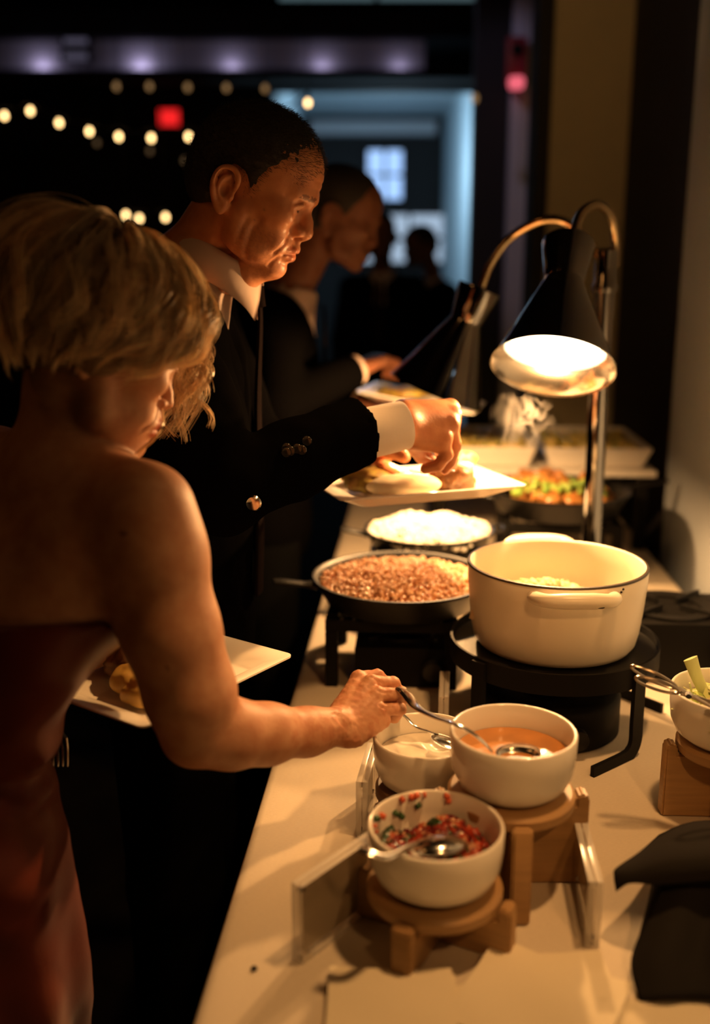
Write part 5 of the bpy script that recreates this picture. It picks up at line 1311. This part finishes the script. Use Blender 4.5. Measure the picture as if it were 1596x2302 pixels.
# sleeve buttons and front buttons
M_button=mat('glossy black button',(.02,.02,.02),.12)
for px_,py_ in((652,962),(672,975),(690,968),(708,984),(655,985),(742,918)):
    p=at(px_,py_,1.34); d=np.sqrt(((Pj-np.array(p))**2).sum(1)); o_=Vector(Pj[np.argmin(d)])
    x=MB().lathe([(0,-.001),(.0065,-.001),(.0075,.001),(.0065,.003),(.004,.0022),(0,.0022)],18,M=Matrix.Rotation(PI/2,4,'X')).build('button',M_button,None,loc=o_+V(0,-.002,0)); attach(x,man)
p=Vector((-.158,1.500,1.055)); d=((Pj-np.array(V(-.147,1.36,1.162)))**2).sum(1); o_=Vector(Pj[np.argmin(d)])
x=MB().lathe([(0,-.002),(.009,-.002),(.0115,.001),(.0095,.005),(.005,.0035),(0,.0035)],22,M=Matrix.Rotation(PI/2,4,'X')).build('button',M_steel,None,loc=o_+V(.002,-.004,0)); attach(x,man); x['label']='shiny metal button'
# trousers and shoes
TF=Field(axis(-.48,-.14,.009),axis(1.42,1.82,.009),axis(.04,.80,.009)); F=TF
for s in(-1,1): F.chain([(-.31,1.62+s*.085,.80),(-.31,1.62+s*.09,.45),(-.325,1.62+s*.09,.06)],[.098,.080,.062],.02)
F.D=np.maximum(F.D,(.05-F.ax[2][None,None,:]+0*F.D).astype(np.float32)); attach(ob('trousers',F.mesh('trousers'),M_trouser),man)
for s in(-1,1):
    SF=Field(axis(-.42,-.12,.005),axis(1.62+s*.09-.06,1.62+s*.09+.06,.005),axis(-.01,.12,.005)); SF.chain([(-.37,1.62+s*.09,.040),(-.29,1.62+s*.09,.045),(-.20,1.62+s*.095,.034)],[.038,.044,.036],.02)
    SF.D=np.maximum(SF.D,(.003-SF.ax[2][None,None,:]+0*SF.D).astype(np.float32)); attach(ob('shoe',SF.mesh('shoe'),M_shoe),man)
# ---------------------------------------------------------------- dinner plates and what lies on them
def dinner_plate(label,c,w,d,rz,h=.020,tilt=(0,0)):
    """rectangular porcelain plate with sloping sides; c is the middle of the foot"""
    b=bmesh.new()
    def ring(ww,dd,z,r,n=5):
        out=[]
        for sx,sy,a0 in((1,1,0),(-1,1,90),(-1,-1,180),(1,-1,270)):
            for k in range(n):
                a_=math.radians(a0+90*k/(n-1)); out.append(b.verts.new((sx*(ww/2-r)+r*math.cos(a_),sy*(dd/2-r)+r*math.sin(a_),z)))
        return out
    R=[ring(w*.66,d*.60,0,.012),ring(w*.70,d*.64,.001,.012),ring(w*.97,d*.955,h-.004,.012),ring(w,d,h-.0025,.011),ring(w,d,h,.011),ring(w-.006,d-.006,h+.0006,.011),ring(w*.78,d*.72,h-.006,.014),ring(w*.70,d*.62,.0065,.016),ring(w*.64,d*.56,.0055,.016)]
    n=len(R[0])
    for i in range(len(R)-1):
        for j in range(n): b.faces.new((R[i][j],R[i][(j+1)%n],R[i+1][(j+1)%n],R[i+1][j]))
    b.faces.new(R[0][::-1]); b.faces.new(R[-1])
    x=MB().bm(b).build('dinner_plate',M_plate,None,loc=c,rot=(tilt[0],tilt[1],rz),sharp=50)
    return tag(x,label,'plate','white rectangular dinner plates')
def blob(name,label,cat,c,r,m,seed,rz=0.,rough=.25,fr=40.,group=None,rot=(0,0,0)):
    bm=bmesh.new(); bmesh.ops.create_icosphere(bm,subdivisions=4,radius=1.); me=bpy.data.meshes.new(name); bm.to_mesh(me); bm.free()
    v=coords(me)*np.array(r); n_=v/np.array(r)
    v=v*(1+rough*(vnoise(v,fr,seed)-.5)[:,None]+rough*.5*(vnoise(v,fr*2.4,seed+3)-.5)[:,None]); v[:,2]=np.maximum(v[:,2],-r[2]*.55)
    set_coords(me,v); me.polygons.foreach_set('use_smooth',[True]*len(me.polygons))
    return tag(ob(name,me,m,None,c,(rot[0],rot[1],rz)),label,cat,group)
M_brown=mat('brown pulled meat',(.30,.15,.06),.5,noise=.6,nscale=60,col2=(.11,.05,.02),bump=.6,bscale=160)
M_potato=mat('golden mash',(.66,.46,.14),.4,noise=.35,nscale=45,col2=(.50,.30,.07),bump=.5,bscale=130,sss=.1)
M_tort=mat('pale folded tortilla',(.74,.62,.42),.6,noise=.15,nscale=25,sss=.1)
M_greeny=mat('green brown vegetables',(.34,.28,.05),.5,noise=.7,nscale=40,col2=(.14,.06,.02),bump=.4,bscale=90)
# man's plate
mp=Vector((.096,1.715,1.098)); mrz=math.radians(20)
dinner_plate('white rectangular plate of food held out by the man over the rice',tuple(mp),.338,.235,mrz,.026)
def onp(u,v,z): c,s=math.cos(mrz),math.sin(mrz); return (mp.x+u*c-v*s,mp.y+u*s+v*c,mp.z+z)
blob('folded_tortilla','pale folded tortilla at the front of the plate held by the man','tortilla',onp(-.030,-.048,.026),(.066,.030,.020),M_tort,4,mrz-.12,.10,25)
blob('folded_tortilla','second pale tortilla lying behind on the plate held by the man','tortilla',onp(-.045,.040,.028),(.070,.030,.016),M_greeny,9,mrz+.1,.2,30)
blob('vegetables','dark green vegetables in the middle of the plate held by the man','vegetables',onp(-.085,-.003,.022),(.034,.036,.016),M_greeny,14,mrz,.5,60)
blob('pulled_meat','heap of brown pulled meat on the plate under the man\'s hand','meat',onp(.068,-.022,.026),(.040,.036,.030),M_brown,21,0,.55,55)
blob('fried_chicken','crisp fried chicken piece at the back of the plate the man holds','chicken',onp(.098,.022,.034),(.040,.034,.036),mat('crisp crust',(.56,.34,.14),.5,noise=.5,nscale=70,col2=(.34,.17,.05),bump=.8,bscale=120),23,0,.45,55)
blob('cream_dollop','small white dollop of cream beside the pulled meat','cream',onp(.094,-.020,.046),(.020,.012,.010),M_cream,25,.4,.3,60)
# fork in the man's hand
def fork(label,pts,rs,tdir,tup,tl=.045,group=None):
    t=thing('fork',label,'fork',tuple(pts[0]),0,group); o=Vector(pts[0]); q=spline([Vector(p)-o for p in pts],8)
    MB().tube(q,lerpl(rs,len(q)),8,flat=.4,up=tup).build('handle',M_steel,t)
    e=q[-1]; d=Vector(tdir).normalized(); u=Vector(tup); u=(u-d*u.dot(d)).normalized(); s=d.cross(u); b=MB()
    b.tube([e-d*.004,e+d*.008],[rs[-1],.011],8,flat=.18,up=u); b.build('fork_neck',M_steel,t)
    for k in range(4): 
        c=s*(-.009+.006*k); MB().tube(spline([e+d*.008+c,e+d*.022+c-u*.002,e+d*tl+c+u*.002],4),[.0017,.0016,.0016,.0015,.0014,.0014,.0013,.0012,.0008],6).build('tine',M_steel,t)
    return t
fork('steel fork pinched in the man\'s fingers above his plate',[V(0.0691,1.575,1.206),V(0.0922,1.605,1.1958),V(0.1112,1.615,1.1852),V(0.1278,1.62,1.1754)],[.0042,.003,.0026,.003],(1,.1,-.6),(.4,.2,1),.04)
# woman's plate
wp=Vector((-.243,1.250,.932)); wrz=math.radians(55)
dinner_plate('white rectangular plate with meat and golden potato held by the woman',tuple(wp),.285,.185,wrz,.022)
def onw(u,v,z): c,s=math.cos(wrz),math.sin(wrz); return (wp.x+u*c-v*s,wp.y+u*s+v*c,wp.z+z)
blob('mashed_potato','golden potato lump nearest the plate edge held by the woman','potato',onw(-.064,-.020,.024),(.030,.030,.020),M_potato,31,.3,.5,45)
blob('mashed_potato','second golden potato lump, further along on the plate of the woman','potato',onw(-.045,.018,.026),(.034,.028,.022),M_potato,35,.9,.5,45)
blob('mashed_potato','golden potato lump under the forearm on the plate of the woman','potato',onw(-.020,-.028,.022),(.028,.026,.018),M_potato,37,.1,.5,45)
blob('pulled_meat','dark pulled meat heap against the red dress on the plate','meat',onw(-.012,.050,.034),(.050,.034,.034),M_brown,41,.8,.6,60)
fork('fork pointing straight down, held beneath the plate of the woman',[V(-.365,1.14,0.9529),V(-.3668,1.14,0.9339),V(-.3683,1.14,0.9202)],[.005,.004,.0035],(0,.0,-1),(0,-1,0),.046)
# second man's plate
dinner_plate('white rectangular plate held by the second man beyond the lamp',(.170,2.545,1.150),.30,.24,math.radians(-14),.022,(0,math.radians(9)))
blob('vegetables','dark vegetables on the plate of the second man','vegetables',(.130,2.55,1.182),(.07,.06,.016),M_greeny,47,0,.4,40)
# ---------------------------------------------------------------- guests further back
def guest(label,x,y,hz,yaw,pitch,skin,hairm,arms=None,res=.0075,child_res=.004,lean=0.):
    """standing man in a dark suit; hz = height of the ear canal, yaw = way he faces (deg from +x)"""
    t=thing('person',label,'person',(x,y,0)); c_,s_=math.cos(math.radians(yaw)),math.sin(math.radians(yaw)); fw=Vector((c_,s_,0)); lf=Vector((-s_,c_,0)); o=Vector((x,y,0))
    sh=hz-.215; HRg=rotm(('z',yaw),('y',pitch)); HTg=np.array(o+fw*(.07+lean)+V(0,0,hz))
    lo=[x-.5,y-.5]; hi=[x+.62,y+.5]
    P=lambda f,l,z: tuple(o+fw*f+lf*l+V(0,0,z))
    F=Field(axis(x-.45,x+.55,child_res*1.3),axis(y-.45,y+.45,child_res*1.3),axis(sh-.68,hz+.17,child_res*1.3))
    F.ell(P(lean*.4,0,sh-.14),(.10,.15,.17),.03,rot=rotm(('z',yaw)))
    for k,s in enumerate((-1,1)):
        e,w_=(arms[k] if arms else (P(-.04,s*.235,sh-.32),P(.06,s*.23,sh-.55))); e=Vector(e); ww=Vector(w_); d=(ww-e).normalized()
        F.cone(P(-.02+lean*.6,0,sh),P(-.01+lean*.5,s*.17,sh-.04),.045,.048,.04); F.chain([P(-.01+lean*.5,s*.17,sh-.04),tuple(e),tuple(ww)],[.046,.040,.028],.02)
        side=d.cross(V(0,0,1)); side=side.normalized() if side.length>.2 else lf.copy(); dn=side.cross(d).normalized()
        if dn.z>0: dn=-dn
        w0=ww+d*.03; F.cone(tuple(ww),tuple(w0),.027,.026,.01)
        for q in range(4):
            c=side*(-.027+.018*q); m0=w0+d*.075+c; F.cone(tuple(w0+c*.6),tuple(m0),.017,.0125,.012); m1=m0+d*.030+dn*.018; m2=m1+d*.006+dn*.024; m3=m2-d*.014+dn*.012
            F.chain([tuple(m0),tuple(m1),tuple(m2),tuple(m3)],[.012,.0105,.0095,.008],.004)
        F.chain([tuple(w0+d*.02-side*.022),tuple(w0+d*.055-side*.046+dn*.014),tuple(w0+d*.085-side*.040+dn*.026)],[.016,.012,.0095],.008)
    F.frame(HRg,HTg,1.); nb_=np.linalg.inv(HRg)@(np.array(P(-.02+lean*.6,0,sh))-HTg)
    F.cone((-.015,0,-.03),tuple(nb_),.052,.055,.03); head_shape(F,True); ear_shape(F,-1); ear_shape(F,1); F.frame()
    me=F.mesh('body'); set_tint(me,np.ones((len(me.vertices),3))); attach(ob('body',me,skin),t)
    H=Field(axis(x-.25,x+.42,child_res),axis(y-.25,y+.25,child_res),axis(hz-.1,hz+.18,child_res)); H.frame(HRg,HTg,1.)
    H.ell((.012,0,.064),(.104,.081,.089),.01); H.ell((-.035,0,.020),(.056,.071,.062),.03); H.ell((.130,0,.020),(.048,.11,.065),.012,'s')
    for s in(-1,1): H.ell((.075,s*.085,.012),(.04,.04,.062),.012,'s'); H.ell((-.004,s*.085,0),(.036,.03,.05),.008,'s')
    H.ell((.05,0,-.07),(.12,.12,.07),.012,'s'); attach(ob('hair',H.mesh('hair'),hairm),t)
    J=Field(axis(lo[0],hi[0],res),axis(lo[1],hi[1],res),axis(.72,sh+.12,res))
    J.ell(P(-.02+lean*.4,0,sh-.15),(.125,.185,.21),.03,rot=rotm(('z',yaw))); J.ell(P(-.01,0,sh-.34),(.135,.175,.22),.05,rot=rotm(('z',yaw))); J.ell(P(-.01,0,sh-.55),(.13,.175,.18),.05,rot=rotm(('z',yaw)))
    hands=[]
    for k,s in enumerate((-1,1)):
        J.cone(P(-.03+lean*.6,0,sh-.005),P(-.01+lean*.5,s*.17,sh-.035),.05,.068,.04)
        if arms: e,w_=arms[k]
        else: e,w_=((-.04,s*.235,sh-.32),(.06,s*.23,sh-.55))
        if arms: ew=Vector(e); ww=Vector(w_)
        else: ew=Vector(P(*e)); ww=Vector(P(*w_))
        J.chain([P(-.01+lean*.5,s*.175,sh-.04),tuple(ew)],[.066,.058],.03); J.chain([tuple(ew),tuple(ww)],[.058,.046],.02); hands.append((ew,ww))
    J.cone(P(-.01+lean*.6,0,sh-.01),P(.03+lean*.8,0,sh+.13),.060,.078,.01,'s'); J.chain([P(.13+lean*.5,0,sh-.02),P(.135,0,sh-.30)],[.060,.006],.01,'s')
    J.D=np.maximum(J.D,(.735-J.ax[2][None,None,:]+0*J.D).astype(np.float32)); attach(ob('suit_jacket',J.mesh('suit_jacket'),M_suit),t)
    S=Field(axis(x-.25,x+.3,.006),axis(y-.25,y+.25,.006),axis(sh-.35,sh+.07,.006)); S.ell(P(-.015+lean*.4,0,sh-.16),(.118,.15,.20),.03,rot=rotm(('z',yaw))); S.cone(P(-.01+lean*.5,0,sh-.06),P(.0+lean*.7,0,sh+.045),.085,.070,.02)
    S.cone(P(-.01+lean*.6,0,sh+.02),P(.02+lean*.8,0,sh+.12),.060,.070,.004,'s'); attach(ob('shirt',S.mesh('shirt'),M_shirt),t)
    b=MB(); q=spline([V(*P(.082+lean*.7,0,sh+.015)),V(*P(.092+lean*.65,0,sh-.02)),V(*P(.112+lean*.4,0,sh-.16)),V(*P(.118,0,sh-.32))],6); b.tube(q,lerpl([.014,.017,.028,.036],len(q)),10,flat=.22,up=tuple(fw)); attach(b.build('tie',M_tie),t)
    for ew,ww in hands:
        d=(ww-ew).normalized(); attach(cuff_mesh(ww-d*.03,ww+d*.035,.040,.038).build('shirt_cuff',M_shirt,None,sharp=60),t)
    TF=Field(axis(x-.22,x+.22,.012),axis(y-.24,y+.24,.012),axis(.04,.80,.012))
    for s in(-1,1): TF.chain([P(-.01,s*.085,.80),P(-.01,s*.09,.45),P(-.03,s*.09,.06)],[.098,.080,.062],.02)
    TF.D=np.maximum(TF.D,(.05-TF.ax[2][None,None,:]+0*TF.D).astype(np.float32)); attach(ob('trousers',TF.mesh('trousers'),M_trouser),t)
    for s in(-1,1):
        SF=Field(axis(x-.25,x+.25,.007),axis(y-.25,y+.25,.007),axis(-.01,.12,.007)); SF.chain([P(-.06,s*.09,.042),P(.02,s*.09,.045),P(.11,s*.095,.035)],[.038,.044,.036],.02)
        SF.D=np.maximum(SF.D,(.003-SF.ax[2][None,None,:]+0*SF.D).astype(np.float32)); attach(ob('shoe',SF.mesh('shoe'),M_shoe),t)
    return t
M_skin3=skin_mat('brown skin',(.26,.11,.06),.5,.1)
guest('second man in a black suit behind the older man, reaching towards his own plate',-.235,2.62,1.60,4,18,M_skin3,M_manhair,
      arms=[((-.19,2.37,1.17),(-.02,2.49,1.235)),((-.17,2.86,1.20),(.0,2.66,1.15))],lean=.10)
guest('dark silhouette of a guest far behind, in front of the dusk window, the left one',.15,5.6,1.66,-100,5,M_skin3,M_manhair,res=.012,child_res=.006)
guest('dark silhouette of a guest far behind, right one before the dusk window',.47,6.1,1.62,200,8,M_skin3,M_manhair,res=.012,child_res=.006)
# ---------------------------------------------------------------- background lights and fittings
M_wire=mat('black cable',(.01,.01,.01),.6)
M_glow=emission('warm bulb glow',(1.,.62,.25),5.5); M_glow2=emission('dim bulb and reflection glow',(1.,.55,.22),.32); M_glow4=emission('faint reflection glow',(1.,.58,.26),.12); M_glow3=emission('bluish bulb glow',(.65,.75,1.),1.2)
def string_light(label,pts,m,r,label_b,group,Y):
    t=thing('string_light',label,'string light',tuple(at(*pts[0],Y))); o=Vector(t.location)
    P=[at(x,y,Y) for x,y in pts]; q=[]
    for a_,b_ in zip(P[:-1],P[1:]):
        for k in range(6):
            u=k/6; p=a_.lerp(b_,u); q.append(p+V(0,0,.040-.02*math.sin(u*PI)))
    q.append(P[-1]+V(0,0,.040)); MB().tube([p-o for p in q],.003,6).build('cable',M_wire,t)
    for p in (P[0],P[-1]): MB().tube([p-o+V(0,0,.040),p-o+V(0,0,3.505-p.z)],.0015,5).build('hanging_wire',M_wire,t)
    for p in (P if len(P)>2 else P[:1]):
        s=MB().lathe([(.0045,.040),(.0065,.036),(.0065,.018),(.004,.014)],10).build('socket',M_wire,t,loc=p-o)
        MB().lathe([(0,-r*1.2),(r*.6,-r),(r,-r*.2),(r*.9,r*.6),(r*.45,r*1.3),(.003,r*1.5)],14).build('bulb',m,s)
    return t
string_light('sagging string of warm glowing bulbs across the dark room',[(-60,272),(10,261),(68,250),(133,277),(201,296),(267,308),(340,311),(424,308),(520,300),(610,268),(692,232)],M_glow,.0105,'','',4.2)
string_light('faint straight row of amber bulb reflections under the dark beam',[(262,195),(336,195),(422,197),(509,198),(596,200)],M_glow2,.0125,'','',4.8)  # dim reflections of the bulbs, built as faintly glowing bulbs
string_light('short string of bulbs low behind the blond hair',[(283,484),(313,492),(372,489)],M_glow,.0105,'','',4.3)
string_light('dim amber reflections of bulbs below the bright string',[(218,322),(337,340),(415,362)],M_glow4,.011,'','',5.0)  # reflections of the bright string, put in as faint glowing bulbs
string_light('single amber bulb hanging by the pale pilaster',[(1067,222),(1067,60)],M_glow2,.014,'','',4.4)
# exit sign
p=V(-1.2227,7,2.4882); t=thing('exit_sign','small red lit exit sign high on the far wall','exit sign',tuple(p+V(0,-.03,0)))
MB().box((0,.028,0),(.150,.05,.118),bev=.006).build('housing',M_black,t); MB().box((0,0,0),(.128,.006,.098),bev=.002).build('lit_face',emission('red sign light',(1.,.02,.02),1.0),t)
# fire alarm on the pilaster
p=V(0.6938,4.62,2.3689); t=thing('fire_alarm','red fire alarm with strobe high on the pale pilaster','alarm',tuple(p))
MB().box((0,0,0),(.085,.05,.20),bev=.008).build('housing',mat('red plastic',(.22,.02,.03),.35),t); MB().lathe([(0,-.028),(.03,-.026),(.036,0),(.03,.02),(0,.024)],24).build('strobe_lens',emission('pink strobe',(1.,.16,.22),.9),t,loc=(.0,-.028,-.085)); MB().lathe([(0,0),(.026,0),(.026,.006),(.02,.009),(0,.009)],24,M=Matrix.Rotation(PI/2,4,'X')).build('horn',M_black,t,loc=(0,-.026,.045))
# reflections of ceiling lights on the beam, built as glowing bars
for y_,l_ in((92,'upper pale reflection of a ceiling light at the top left of the beam'),(127,'lower pale reflection of a ceiling light at the top left, just under the other')):
    p=at(170,y_,6.51); t=thing('lamp_reflection',l_,'lamp',tuple(p)); MB().box((0,.02,0),(.19,.03,.075),bev=.006).build('frame',M_black,t); MB().box((0,0,0),(.14,.010,.038),bev=.003).build('glow_bar',emission('pale reflection glow',(.62,.55,.85),.10),t)
